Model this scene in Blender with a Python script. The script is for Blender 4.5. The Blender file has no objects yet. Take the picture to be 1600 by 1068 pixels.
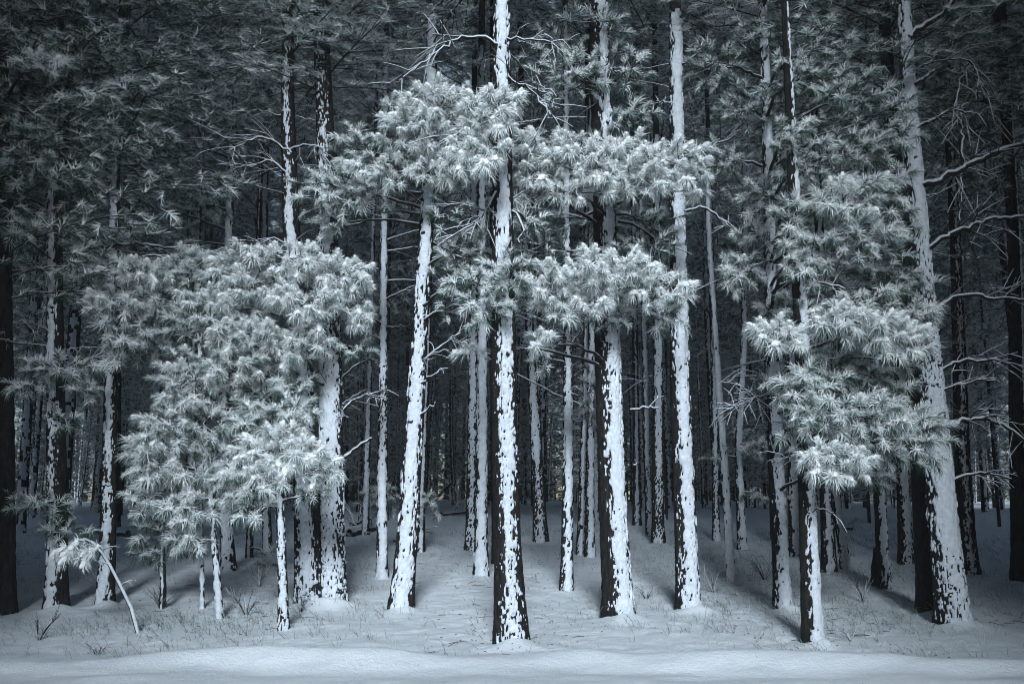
import bpy, math, random
import numpy as np
from mathutils import Vector, Matrix, Quaternion

# ------------------------------------------------------------------ camera
W, H, F = 1600.0, 1068.0, 1556.0
CAM_Z = 1.6
PITCH = math.atan((800.0 - 534.0) / F)
sc = bpy.context.scene
C = sc.collection
cam_d = bpy.data.cameras.new('camera')
cam = bpy.data.objects.new('camera', cam_d)
C.objects.link(cam)
cam.location = (0, 0, CAM_Z)
cam.rotation_euler = (math.pi / 2 + PITCH, 0, 0)
cam_d.sensor_width = 36.0
cam_d.lens = 36.0 * F / W
cam_d.clip_start = 0.1
cam_d.clip_end = 800
sc.camera = cam

# ------------------------------------------------------------------ light
SUN_EL, SUN_AZ = math.radians(23), math.radians(1)     # from behind the camera
world = bpy.data.worlds.new('World')
sc.world = world
world.use_nodes = True
wn = world.node_tree
bg = wn.nodes['Background']
sky = wn.nodes.new('ShaderNodeTexSky')
sky.sky_type = 'NISHITA'
sky.sun_disc = False
sky.sun_elevation = SUN_EL
sky.sun_rotation = math.radians(180) - SUN_AZ
sky.air_density = 1.0
sky.dust_density = 0.6
hsv = wn.nodes.new('ShaderNodeHueSaturation')
hsv.inputs['Saturation'].default_value = 1.0
wn.links.new(sky.outputs[0], hsv.inputs['Color'])
wn.links.new(hsv.outputs[0], bg.inputs['Color'])
bg.inputs['Strength'].default_value = 0.05
sun_d = bpy.data.lights.new('sun', 'SUN')
sun_d.energy = 5.0
sun_d.angle = math.radians(14)
sun_d.color = (0.80, 0.91, 1.0)
sun = bpy.data.objects.new('sun', sun_d)
C.objects.link(sun)
sd = Vector((math.sin(SUN_AZ) * math.cos(SUN_EL), -math.cos(SUN_AZ) * math.cos(SUN_EL), math.sin(SUN_EL)))  # towards the sun
sun.rotation_euler = sd.to_track_quat('Z', 'Y').to_euler()
sun.location = (3, -20, 20)
sc.view_settings.view_transform = 'Standard'
sc.view_settings.look = 'None'
sc.view_settings.gamma = 1.0
sc.view_settings.exposure = 0.36
sc.view_settings.use_curve_mapping = False
sc.cycles.filter_width = 1.0
sc.cycles.volume_bounces = 0
sc.cycles.max_bounces = 5
sc.cycles.diffuse_bounces = 3
sc.cycles.glossy_bounces = 1
sc.cycles.transmission_bounces = 2
sc.cycles.transparent_max_bounces = 4

rng = np.random.default_rng(11)
random.seed(5)

# ------------------------------------------------------------------ noise
def _h(ix, iy, iz):
    n = (ix * 73856093) ^ (iy * 19349663) ^ (iz * 83492791)
    n = (n ^ (n >> 13)) * 1274126177
    n = n & 0x7fffffff
    n = ((n ^ (n >> 15)) * 2246822519) & 0x7fffffff
    return (n ^ (n >> 13)) / float(0x7fffffff)

def noise(x, y, z):
    x, y, z = np.broadcast_arrays(np.asarray(x, float), np.asarray(y, float), np.asarray(z, float))
    ix, iy, iz = np.floor(x).astype(np.int64), np.floor(y).astype(np.int64), np.floor(z).astype(np.int64)
    fx, fy, fz = x - ix, y - iy, z - iz
    fx = fx * fx * (3 - 2 * fx); fy = fy * fy * (3 - 2 * fy); fz = fz * fz * (3 - 2 * fz)
    r = 0
    for dx in (0, 1):
        for dy in (0, 1):
            for dz in (0, 1):
                w = (fx if dx else 1 - fx) * (fy if dy else 1 - fy) * (fz if dz else 1 - fz)
                r = r + w * _h(ix + dx, iy + dy, iz + dz)
    return r * 2 - 1

def fbm(x, y, z, o=3):
    s, a, t = 0, 1.0, 0
    for k in range(o):
        s = s + a * noise(x * 2 ** k + 17.3 * k, y * 2 ** k, z * 2 ** k + 5.1 * k); t += a; a *= 0.5
    return s / t

# ------------------------------------------------------------------ terrain and pixels
MOUNDS = []
def ground(x, y):
    x = np.asarray(x, float); y = np.asarray(y, float)
    s = np.clip(y - 12, 0, 22) * 0.072 + np.clip(y - 34, 0, 300) * 0.016
    s = s + np.clip((y - 22) / 10, 0, 1) * 0.16 * fbm(x * 0.11, y * 0.11, 3.0, 2)
    # ploughed ridge between road and forest
    wob = 0.26 * noise(x * 0.35, 1.7, 0.0) + 0.12 * noise(x * 1.3, 4.7, 0.0)
    amp = 0.13 + 0.09 * noise(x * 0.42, 7.7, 0.0) + 0.04 * noise(x * 1.4, 3.7, 1.0)
    s = s + amp * np.exp(-((y - 10.85 - wob) / 0.36) ** 2)
    s = s + np.clip(0.015 + 0.045 * noise(x * 0.8, 2.2, 9.0), 0, 1) * np.exp(-((y - 10.05 - wob * .9) / 0.2) ** 2)
    f = np.clip((y - 10.9) / 1.2, 0, 1)
    s = s + f * (0.035 * fbm(x * 0.9, y * 0.9, 1.0, 2) + 0.022 * np.abs(fbm(x * 3.3, y * 4.2, 2.0, 2)) + 0.012 * noise(x * 9, y * 9, 4.))
    s = s + (1 - f) * (0.014 * fbm(x * 0.7, y * 3.0, 1.0, 2) + 0.010 * noise(x * 2.5, y * 6.0, 4.) + .006 * np.abs(noise(x * 7, y * 10, 4.)))
    for (mx, my, mr, mh) in MOUNDS:
        s = s + mh * np.exp(-((x - mx) ** 2 + (y - my) ** 2) / (mr * mr))
    return s

def ray(px, py):
    dx, dz = (px - 800.0) / F, (534.0 - py) / F
    c, s = math.cos(PITCH), math.sin(PITCH)
    return Vector((dx, c - dz * s, s + dz * c))
def at(px, py, Y):
    d = ray(px, py)
    return Vector((0, 0, CAM_Z)) + d * (Y / d.y)
def hit(px, py):
    Y = 9.0
    while Y < 120:
        p = at(px, py, Y)
        if p.z <= float(ground(p.x, p.y)): return p
        Y += 0.05
    return p

# ------------------------------------------------------------------ materials
def new_mat(name):
    m = bpy.data.materials.new(name); m.use_nodes = True
    return m, m.node_tree, m.node_tree.nodes['Principled BSDF']
def ramp(nt, fac, stops):
    r = nt.nodes.new('ShaderNodeValToRGB')
    while len(r.color_ramp.elements) < len(stops): r.color_ramp.elements.new(0.5)
    for e, (p, c) in zip(r.color_ramp.elements, stops):
        e.position = p; e.color = (*c, 1) if len(c) == 3 else c
    nt.links.new(fac, r.inputs[0]); return r.outputs[0]
def tex(nt, scale, detail=3, stretch=(1, 1, 1), rough=0.6):
    tc = nt.nodes.new('ShaderNodeTexCoord'); mp = nt.nodes.new('ShaderNodeMapping')
    mp.inputs['Scale'].default_value = stretch
    n = nt.nodes.new('ShaderNodeTexNoise'); n.inputs['Scale'].default_value = scale
    n.inputs['Detail'].default_value = detail; n.inputs['Roughness'].default_value = rough
    nt.links.new(tc.outputs['Object'], mp.inputs['Vector']); nt.links.new(mp.outputs[0], n.inputs['Vector'])
    return n.outputs['Fac']
def bump(nt, b, h, strength, dist):
    bp = nt.nodes.new('ShaderNodeBump'); bp.inputs['Strength'].default_value = strength
    bp.inputs['Distance'].default_value = dist
    nt.links.new(h, bp.inputs['Height']); nt.links.new(bp.outputs[0], b.inputs['Normal'])

m_snow, nt, b = new_mat('trunk_snow')
nt.links.new(ramp(nt, tex(nt, 14, 4), [(0.3, (.56, .61, .68)), (0.7, (.80, .84, .89))]), b.inputs['Base Color'])
b.inputs['Roughness'].default_value = 0.75; b.inputs['Specular IOR Level'].default_value = 0.15
bump(nt, b, tex(nt, 45, 5), 0.9, 0.02)

m_ground, nt, b = new_mat('ground_snow')
col = ramp(nt, tex(nt, 5, 6, (1, 1, 1), .7), [(0.25, (.78, .84, .91)), (0.6, (.87, .91, .95))])
sp_ = ramp(nt, tex(nt, 38, 3, (1, .6, 1), .65), [(0.26, (.35, .36, .38)), (0.33, (1, 1, 1))])
mu = nt.nodes.new('ShaderNodeMix'); mu.data_type = 'RGBA'; mu.blend_type = 'MULTIPLY'; mu.inputs[0].default_value = 1
nt.links.new(col, mu.inputs[6]); nt.links.new(sp_, mu.inputs[7]); col = mu.outputs[2]
b.inputs['Roughness'].default_value = 0.7; b.inputs['Specular IOR Level'].default_value = 0.2
nt.links.new(col, b.inputs['Base Color'])
bump(nt, b, tex(nt, 20, 7, (1, 1, 1), .75), 0.6, 0.04)

m_bark, nt, b = new_mat('pine_bark')
nt.links.new(ramp(nt, tex(nt, 22, 5, (1, 1, .3)), [(0.3, (.009, .009, .010)), (0.55, (.024, .022, .021)), (0.8, (.060, .050, .044))]), b.inputs['Base Color'])
b.inputs['Roughness'].default_value = 0.95; b.inputs['Specular IOR Level'].default_value = 0.1
bump(nt, b, tex(nt, 40, 5, (1, 1, .35)), 0.9, 0.02)

# thin wood: bark with snow lying on whatever faces up
m_wood, nt, b = new_mat('snowy_twig')
g = nt.nodes.new('ShaderNodeNewGeometry'); sx = nt.nodes.new('ShaderNodeSeparateXYZ')
nt.links.new(g.outputs['Normal'], sx.inputs[0])
ad = nt.nodes.new('ShaderNodeMath'); ad.operation = 'MULTIPLY_ADD'; ad.inputs[1].default_value = 0.9
nt.links.new(tex(nt, 9, 3), ad.inputs[0]); nt.links.new(sx.outputs['Z'], ad.inputs[2])
f_ = ramp(nt, ad.outputs[0], [(0.62, (0, 0, 0)), (0.74, (1, 1, 1))])
mx = nt.nodes.new('ShaderNodeMix'); mx.data_type = 'RGBA'
mx.inputs[6].default_value = (.028, .022, .019, 1); mx.inputs[7].default_value = (.74, .78, .84, 1)
nt.links.new(f_, mx.inputs[0]); nt.links.new(mx.outputs[2], b.inputs['Base Color'])
b.inputs['Roughness'].default_value = 0.85; b.inputs['Specular IOR Level'].default_value = 0.1

def needle_mat(name, c0, c1):
    m, nt, b = new_mat(name)
    oi = nt.nodes.new('ShaderNodeObjectInfo')
    f = tex(nt, 30, 2)
    a = nt.nodes.new('ShaderNodeMath'); a.operation = 'MULTIPLY_ADD'; a.inputs[1].default_value = 0.5
    nt.links.new(oi.outputs['Random'], a.inputs[0]); 
    a2 = nt.nodes.new('ShaderNodeMath'); a2.operation = 'MULTIPLY'; a2.inputs[1].default_value = 0.8
    nt.links.new(f, a2.inputs[0]); nt.links.new(a2.outputs[0], a.inputs[2])
    nt.links.new(ramp(nt, a.outputs[0], [(0.2, c0), (0.8, c1)]), b.inputs['Base Color'])
    b.inputs['Roughness'].default_value = 0.7; b.inputs['Specular IOR Level'].default_value = 0.15
    return m
m_green = needle_mat('green_needles', (.016, .036, .028), (.045, .085, .060))
m_rime = needle_mat('rimed_needles', (.20, .30, .29), (.52, .62, .61))
m_frost = needle_mat('snowy_needles', (.86, .90, .92), (.95, .97, .97))
m_pink = needle_mat('faded_needles', (.42, .34, .32), (.62, .54, .52))
m_weed, nt, b = new_mat('dry_grass')
nt.links.new(ramp(nt, tex(nt, 3, 2), [(0.3, (.035, .032, .03)), (0.7, (.11, .095, .08))]), b.inputs['Base Color'])
b.inputs['Roughness'].default_value = 0.9

# ------------------------------------------------------------------ mesh building
class MB:
    def __init__(s): s.V = []; s.T = []; s.M = []; s.n = 0
    def add(s, V, T, mi=0):
        V = np.asarray(V, float).reshape(-1, 3); T = np.asarray(T, np.int64).reshape(-1, 3)
        s.V.append(V); s.T.append(T + s.n); s.n += len(V)
        s.M.append(np.full(len(T), mi) if np.isscalar(mi) else np.asarray(mi))
    def tube(s, P, R, k=5, mi=0):
        P = np.asarray(P, float); R = np.asarray(R, float); n = len(P)
        T = np.gradient(P, axis=0); T /= np.linalg.norm(T, axis=1)[:, None] + 1e-9
        ref = np.where(np.abs(T[:, 2:3]) > 0.9, np.array([[1., 0, 0]]), np.array([[0, 0, 1.]]))
        A = np.cross(T, ref); A /= np.linalg.norm(A, axis=1)[:, None] + 1e-9
        B = np.cross(T, A)
        th = np.arange(k) * 2 * math.pi / k
        V = P[:, None] + R[:, None, None] * (A[:, None] * np.cos(th)[None, :, None] + B[:, None] * np.sin(th)[None, :, None])
        i = np.arange(n - 1)[:, None] * k; j = np.arange(k)[None]; j2 = (j + 1) % k
        a, b_, c, d = i + j, i + j2, i + k + j2, i + k + j
        s.add(V.reshape(-1, 3), np.concatenate([np.stack([a, b_, c], -1).reshape(-1, 3), np.stack([a, c, d], -1).reshape(-1, 3)]), mi)
    def grid(s, V, mi=0, close=False, face_mi=None):
        n, k = V.shape[:2]
        kk = k if close else k - 1
        i = np.arange(n - 1)[:, None] * k; j = np.arange(kk)[None]; j2 = (j + 1) % k
        a, b_, c, d = i + j, i + j2, i + k + j2, i + k + j
        T = np.stack([np.stack([a, b_, c], -1), np.stack([a, c, d], -1)], 2).reshape(-1, 3)
        m = mi if face_mi is None else np.repeat(face_mi.reshape(-1), 2)
        s.add(V.reshape(-1, 3), T, m)
    def mesh(s, name, mats, smooth=True):
        V = np.concatenate(s.V); T = np.concatenate(s.T); M = np.concatenate(s.M)
        me = bpy.data.meshes.new(name)
        me.vertices.add(len(V)); me.vertices.foreach_set('co', V.astype(np.float32).ravel())
        me.loops.add(len(T) * 3); me.loops.foreach_set('vertex_index', T.astype(np.int32).ravel())
        me.polygons.add(len(T)); me.polygons.foreach_set('loop_start', np.arange(0, len(T) * 3, 3, dtype=np.int32))
        me.polygons.foreach_set('material_index', M.astype(np.int32))
        me.polygons.foreach_set('use_smooth', np.full(len(T), smooth))
        for m in mats: me.materials.append(m)
        me.update(calc_edges=True)
        return me
def obj(name, me, parent=None, loc=(0, 0, 0)):
    o = bpy.data.objects.new(name, me); C.objects.link(o); o.location = loc
    if parent is not None: o.parent = parent
    return o
def thing(name, label, cat, loc, group=None, rz=0.0):
    o = bpy.data.objects.new(name, None); C.objects.link(o)
    o.location = loc; o.rotation_euler = (0, 0, rz); o.empty_display_size = 0.2
    o['label'] = label; o['category'] = cat
    if group: o['group'] = group
    return o

# ------------------------------------------------------------------ needles
def tuft_arrays(n, L, wid, frost, two=True, seed=0, lump=True):
    """needles bursting from the last part of a twig that runs along +Z; local +X points down. mats: 0 green 1 rime 2 snow"""
    r = np.random.default_rng(seed)
    z0 = r.uniform(-0.09, 0.05, n)
    az = r.uniform(0, 2 * math.pi, n)
    t = (z0 + 0.09) / 0.14
    el = np.radians(84 - 66 * t + r.normal(0, 12, n))       # angle from axis
    d = np.stack([np.sin(el) * np.cos(az), np.sin(el) * np.sin(az), np.cos(el)], 1)
    ln = L * r.uniform(0.72, 1.1, n)
    o = np.stack([np.zeros(n), np.zeros(n), z0], 1) + d * 0.006
    mid = o + d * (ln * 0.55)[:, None]
    tip = o + d * ln[:, None] + np.array([1, 0, 0]) * (ln * 0.30 * r.uniform(.4, 1.6, n))[:, None] + r.normal(0, .012, (n, 3))
    side = np.cross(d, r.normal(0, 1, (n, 3))); side /= np.linalg.norm(side, axis=1)[:, None]
    up = -d[:, 0]
    fr = frost + .08 + 0.85 * up + r.normal(0, .22, n)
    mi = np.where(fr > 0.62, 2, np.where(fr > 0.28, 1, 0))
    w = wid * np.where(mi == 2, 1.35, np.where(mi == 1, 1.05, 0.8))[:, None]
    if two:
        V = np.stack([o - side * w * .5, o + side * w * .5, mid + side * w * .5, mid - side * w * .5, tip], 1)
        T = np.array([[0, 1, 2], [0, 2, 3], [3, 2, 4]])
        k = 5
    else:
        V = np.stack([o - side * w * .5, o + side * w * .5, tip], 1); T = np.array([[0, 1, 2]]); k = 3
    F_ = (np.arange(n) * k)[:, None, None] + T[None]
    return V.reshape(-1, 3), F_.reshape(-1, 3), np.repeat(mi, len(T))
def lump_arrays(c, r0, seed, axis=(1, 1, 1)):
    r = np.random.default_rng(seed)
    k, m = 6, 4
    V = [[0, 0, 1]]
    for i in range(1, m):
        for j in range(k):
            a, b_ = math.pi * i / m, 2 * math.pi * j / k
            V.append([math.sin(a) * math.cos(b_), math.sin(a) * math.sin(b_), math.cos(a)])
    V.append([0, 0, -1]); V = np.array(V) * r.uniform(.7, 1.25, (len(V), 1)) * r0 * np.array(axis) + np.array(c)
    T = []
    for j in range(k):
        T.append([0, 1 + j, 1 + (j + 1) % k])
        for i in range(m - 2):
            a, b_ = 1 + i * k + j, 1 + i * k + (j + 1) % k
            T += [[a, a + k, b_], [b_, a + k, b_ + k]]
        T.append([1 + (m - 2) * k + j, len(V) - 1, 1 + (m - 2) * k + (j + 1) % k])
    return V, np.array(T)

TUFTS = {}     # frost class -> list of (mesh, arrays)
for fc, (fr, nv) in enumerate([(0.05, 4), (0.32, 5), (0.62, 6), (0.98, 6)]):
    TUFTS[fc] = []
    for v in range(nv):
        b_ = MB(); sd_ = fc * 31 + v * 7
        V, T, M = tuft_arrays([84, 92, 100, 106][fc], 0.150, 0.0056, fr, True, sd_)
        b_.add(V, T, M)
        if fc >= 2:
            for q in range(fc * 2 - 2):
                V2, T2 = lump_arrays((-.012 - .008 * q, random.uniform(-.012, .012), -.05 + .045 * q), .019 + .010 * (fc - 2), sd_ + q, (1, 1.3, 1.6))
                b_.add(V2, T2, 2)
        TUFTS[fc].append((b_.mesh('needle_tuft_%d_%d' % (fc, v), [m_green, m_rime, m_frost], False), (np.concatenate(b_.V), np.concatenate(b_.T), np.concatenate(b_.M))))
PINKT = None

def frame(d, roll=0.0):
    """3x3 with z=d, x=downish"""
    z = Vector(d).normalized(); down = Vector((0, 0, -1))
    x = down - z * down.dot(z)
    if x.length < 1e-3: x = Vector((1, 0, 0))
    x.normalize(); y = z.cross(x)
    m = Matrix((x, y, z)).transposed()
    return m @ Matrix.Rotation(roll, 3, 'Z')

def bez(p0, p1, p2, n):
    t = np.linspace(0, 1, n)[:, None]
    return (1 - t) ** 2 * np.array(p0) + 2 * t * (1 - t) * np.array(p1) + t * t * np.array(p2)

def bough(root, trunk_pt, c, rad, n, frost, r0=0.03, sm=1.0, spread=0.165):
    """a living branch from the trunk to a cloud of tufts round c (all in world metres, root at origin offset)"""
    base = Vector(root.location)
    S = trunk_pt - base; Cc = c - base
    mb = MB()
    mid = (S + Cc) * 0.5 + Vector((rng.normal(0, .08), rng.normal(0, .08), 0.12 * (Cc - S).length))
    inner = S.lerp(Cc, 0.8)
    P = bez(S, mid, inner, 9)
    P[1:-1] += rng.normal(0, .012, (7, 3))
    mb.tube(P, np.linspace(r0, r0 * .45, 9), 6)
    pts = []
    tries = 0
    while len(pts) < n and tries < n * 30:
        tries += 1
        v = rng.normal(0, 1, 3); v /= np.linalg.norm(v); v *= rng.uniform(.15, 1) ** .45 * (1.28 if rng.random() < .22 else 1)
        v[2] = v[2] if v[2] < .5 else v[2] * .9
        p = np.array(Cc) + v * rad
        if all(np.sum((p - q) ** 2) > (spread * (1 if tries < n * 12 else .7)) ** 2 for q in pts): pts.append(p)
    pts = np.array(pts)
    k = max(2, n // 6)
    cen = pts[rng.choice(len(pts), min(k, len(pts)), replace=False)]
    for _ in range(3):
        lab = np.argmin(((pts[:, None] - cen[None]) ** 2).sum(-1), 1)
        cen = np.array([pts[lab == q].mean(0) if (lab == q).any() else cen[q] for q in range(len(cen))])
    inn = np.array(inner)
    out = []
    for q in range(len(cen)):
        nd = inn + (cen[q] - inn) * 0.72
        src = P[rng.integers(5, 9)]
        Q = bez(src, (src + nd) / 2 + np.array([0, 0, .05]) + rng.normal(0, .04, 3), nd, 6)
        mb.tube(Q, np.linspace(r0 * .42, r0 * .24, 6), 4)
        for p in pts[lab == q]:
            s_ = Q[rng.integers(3, 6)]
            dd = p - s_
            R_ = bez(s_, s_ + dd * .5 + np.array([0, 0, -.02]) + rng.normal(0, .02, 3), p, 5)
            mb.tube(R_, np.linspace(r0 * .22, 0.0045, 5), 3)
            d = (R_[-1] - R_[-2]); d /= np.linalg.norm(d) + 1e-9
            o_ = (p - np.array(S)); o_ /= np.linalg.norm(o_) + 1e-9
            rr = (p - np.array(Cc)) / np.array(rad)
            d = d * .5 + o_ * .25 + rr * .45 + np.array([0, -.5, -.05]) + rng.normal(0, .18, 3)
            hgt = (p[2] - Cc[2]) / rad[2]
            f = frost + 0.35 * hgt - 0.35 * (p[1] - Cc[1]) / rad[1] + rng.normal(0, .3)
            out.append((Vector(p), Vector(d).normalized(), int(np.clip(round(f), 0, 3))))
    br = obj('branch', mb.mesh('branch', [m_wood]), root)
    for p, d, fc in out:
        cnt = root.get('_n', 0)
        me, arr = TUFTS[fc][rng.integers(len(TUFTS[fc]))]
        M3 = frame(d, rng.normal(0, .35)); s = rng.uniform(.66, 1.24) * sm
        if cnt < 295:
            o = obj('needle_tuft', me, br)
            o.matrix_local = Matrix.Translation(p) @ M3.to_4x4() @ Matrix.Scale(s, 4)
            root['_n'] = cnt + 1
        else:
            EXTRA.setdefault(root.name, (root, MB()))[1].add(arr[0] * s @ np.array(M3).T + np.array(p), arr[1], arr[2])
EXTRA = {}

# ------------------------------------------------------------------ trunks
def catmull(P, R, step):
    P = np.array(P, float); R = np.array(R, float)
    d = np.r_[0, np.cumsum(np.linalg.norm(np.diff(P, axis=0), axis=1))]
    n = max(4, int(d[-1] / step)); t = np.linspace(0, d[-1], n)
    # smooth interpolation: piecewise linear, then box blurred
    Q = np.stack([np.interp(t, d, P[:, i]) for i in range(3)], 1); r = np.interp(t, d, R)
    kz = max(1, int(0.5 / step))
    if n > 2 * kz + 3:
        ker = np.ones(2 * kz + 1) / (2 * kz + 1)
        for i in range(2):
            pad = np.pad(Q[:, i], kz, mode='reflect', reflect_type='odd'); Q[:, i] = np.convolve(pad, ker, 'valid')
        pad = np.pad(r, kz, mode='edge'); r = np.convolve(pad, ker, 'valid')
    return Q, r, t

WEB = .1
STOP = 99.0
STOPS = {'E': 5.0, 'K': 5.8, 'I': 5.4, 'G': 3.0}
WEBS = {'A': -.1, 'B': -.15, 'C': -.05, 'D': -.15, 'E': .32, 'F': .14, 'J': -.25, 'K': .6, 'L': .3, 'I': .12, 'M': -.2, 'm1': .15, 'm3': -.6, 'm4': .4, 'm5': .3, 'm9': .25, 'm11': -.6, 'm13': .25, 'm15': .4, 'm17': .25, 'm18': .3, 'm19': .3}
def trunk_surface(P, R, step, cols, seed, phi0, half, flare=0.35, th_rng=None, snow=False, rough=1.0, cover_fn=None):
    Q, r, t = catmull(P, R, step)
    r = r * (1 + flare * np.exp(-t / 0.34))
    if th_rng is None: th = np.arange(cols) * 2 * math.pi / cols
    else: th = np.linspace(th_rng[0], th_rng[1], cols)
    TH, TT = np.meshgrid(th, t)
    Rr = r[:, None] + 0 * TH
    nx, ny = np.sin(TH), -np.cos(TH)          # th = 0 faces the road (-Y), positive towards +X
    u = 0.2 + 0 * Rr
    sx_, sy_ = nx * Rr, ny * Rr
    # bark plates: vertical fissures
    pl = fbm(sx_ * 15 + seed, sy_ * 15, TT * 3.4 + seed, 3)
    fis = 1 - np.abs(noise(sx_ * 19 + seed, sy_ * 19 + 3 * noise(TT * 1.2, seed, 0), TT * 3.2)) * 2
    big = Rr / 0.2
    bark = (0.010 * pl - 0.012 * np.clip(fis, 0, 1) ** 2) * np.clip(big, .3, 1.1) * rough
    bark = bark + 0.006 * rough * noise(sx_ * 45, sy_ * 45, TT * 20 + seed) * np.clip(big, .3, 1.1)
    if flare > 0:
        bark = bark + np.exp(-TT / .22) * 0.10 * Rr * np.sin(TH * 5 + seed)
    # snow mask
    dth = np.abs((TH - phi0 + math.pi) % (2 * math.pi) - math.pi)
    hw = half * .86 * (1 + 0.18 * noise(TT * .7, seed, 1.0) + .10 * noise(TT * 2.4, seed, 2.))
    hw = hw * (1 + .25 * np.exp(-TT / .5))
    edge = (hw - dth) / hw
    m = np.where(edge < 0, edge * .95, np.minimum(edge * 1.25, .55 + edge * .35)) - 1.0 * np.clip(fis, 0, 1) ** 2 * np.clip(1.25 - 1.5 * edge, 0, 1) + 0.66 * fbm(sx_ * 36 + seed, sy_ * 36, TT * 7, 3) + 0.80 * noise(sx_ * 74, sy_ * 74 + seed, TT * 19) 
    web = np.clip(noise(TT * .55 + seed, sx_ * 3, 4.4) * 1.2 + WEB, 0, 1) * (1 - np.clip((dth / hw), 0, 1) * .3)
    m = m - web * 2.8 * np.clip(.42 - np.abs(noise(sx_ * 38, sy_ * 38 + seed, TT * 19)), 0, 1) * 2
    hole = noise(sx_ * 34 + 9 + seed, sy_ * 34, TT * 22) * .7 + noise(sx_ * 14 + 9, sy_ * 14 + seed, TT * 6) * .4
    m = np.where(hole > .5, m - (hole - .5) * 9, m)
    m = m - np.clip((TT - STOP) * .5, 0, .85)
    depth = np.clip(m * .8, -1, 1)
    if snow:
        h = 0.008 + np.where(depth > 0, 0.020 * np.sqrt(np.clip(depth, 0, 1)), depth * 0.07) * np.clip(big, .35, 1.2)
        h = h + 0.003 * noise(sx_ * 30, sy_ * 30, TT * 22)
        rad = Rr + np.where(depth > 0, np.maximum(h, bark + .006), h)
    else:
        rad = Rr + bark
        if cover_fn: rad = rad + np.where(depth > .02, .014 * np.clip(big, .4, 1.2), 0)
    Z = Q[:, 2:3] + 0 * TH + noise(TH * 50, TT * 91, seed) * step * .42
    TJ = TH + noise(TH * 47 + 3, TT * 83, seed + 2) * (th[1] - th[0]) * .42
    V = np.stack([Q[:, 0:1] + np.sin(TJ) * rad, Q[:, 1:2] - np.cos(TJ) * rad, Z], -1)
    return V, depth

def make_trunk(root, P, R, seed, phi0, half, detail, flare=0.5, vis_top=9.0):
    """detail 2: bark mesh + separate coat of snow; 1: one mesh, snow as raised faces"""
    rmax = max(R)
    if detail == 2:
        cols = int(np.clip(2 * math.pi * rmax / 0.022, 16, 110))
        V, _ = trunk_surface(P, R, 0.03, cols, seed, phi0, half, flare)
        b_ = MB(); b_.grid(V, close=True); tr = obj('trunk', b_.mesh('trunk', [m_bark]), root)
        lim = min(math.pi * .95, half * 1.9)
        cols = int(np.clip(2 * lim * rmax / 0.0125, 12, 110))
        V, _ = trunk_surface(P, R, 0.0145, cols, seed, phi0, half, flare, (phi0 - lim, phi0 + lim), True)
        V = V[V[:, 0, 2] < 9.4]
        b_ = MB(); b_.grid(V); obj('snow_coat', b_.mesh('snow_coat', [m_snow]), tr)
    else:
        fine = rmax < .05
        cols = int(np.clip(2 * math.pi * rmax / 0.05, 8, 26))
        V, _ = trunk_surface(P, R, 0.09, cols, seed, phi0, half, flare)
        b_ = MB(); b_.grid(V, close=True); tr = obj('trunk', b_.mesh('trunk', [m_bark]), root)
        lim = min(math.pi * .95, half * 1.75)
        cols = int(np.clip(2 * lim * rmax / 0.020, 8, 44))
        V, _ = trunk_surface(P, R, 0.029, cols, seed, phi0, half, flare, (phi0 - lim, phi0 + lim), True)
        V = V[V[:, 0, 2] < 10.2]
        b_ = MB(); b_.grid(V); obj('snow_coat', b_.mesh('snow_coat', [m_snow]), tr)
    return tr

# dead, bare, snow-topped branches: a pool of shared shapes, x = outwards
def dead_branch_mesh(L, seed, r0=0.016, k=4):
    r = np.random.default_rng(seed); mb = MB()
    droop = r.uniform(-.35, .3)
    P = bez((0, 0, 0), (L * .5, r.normal(0, .08) * L, L * r.uniform(.08, .3)), (L, r.normal(0, .2) * L, L * droop), 10)
    P[1:] += r.normal(0, .012, (9, 3))
    mb.tube(P, np.linspace(r0, .005, 10), 5)
    mb.tube(P + np.array([0, -.002, r0 * .75]), np.linspace(r0 * .75, .004, 10), 4, 1)
    for q in range(r.integers(3, 8)):
        i = r.integers(2, 9); l2 = L * r.uniform(.2, .45); a = r.uniform(-1.1, 1.1)
        d = np.array([math.cos(a), math.sin(a), r.uniform(-.7, .4)])
        Q = bez(P[i], P[i] + d * l2 * .5 + np.array([0, 0, .08 * l2]), P[i] + d * l2 + np.array([0, 0, r.uniform(-.3, .1) * l2]), 6)
        mb.tube(Q, np.linspace(.008, .0035, 6), 4, 0); mb.tube(Q + np.array([0, -.001, .005]), np.linspace(.006, .003, 6), 3, 1)
        for w in range(r.integers(0, 3)):
            j = r.integers(2, 6); l3 = l2 * .45; d3 = d + r.normal(0, .7, 3)
            mb.tube(bez(Q[j], Q[j] + d3 * l3 * .5, Q[j] + d3 * l3 + np.array([0, 0, -.1 * l3]), 4), np.linspace(.005, .003, 4), 3, 1 if r.random() < .6 else 0)
    return mb.mesh('dead_branch', [m_wood, m_snow])
DEAD = [dead_branch_mesh(L, 100 + i) for i, L in enumerate([.5, .8, 1.1, 1.3, 1.6, 1.9, 2.2, 1.4, 1.0, .35])]
DEADL = [.5, .8, 1.1, 1.3, 1.6, 1.9, 2.2, 1.4, 1.0, .35]

def interp_axis(P, z):
    P = np.array(P); return np.array([np.interp(z, P[:, 2], P[:, i]) for i in range(2)] + [z])

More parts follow.
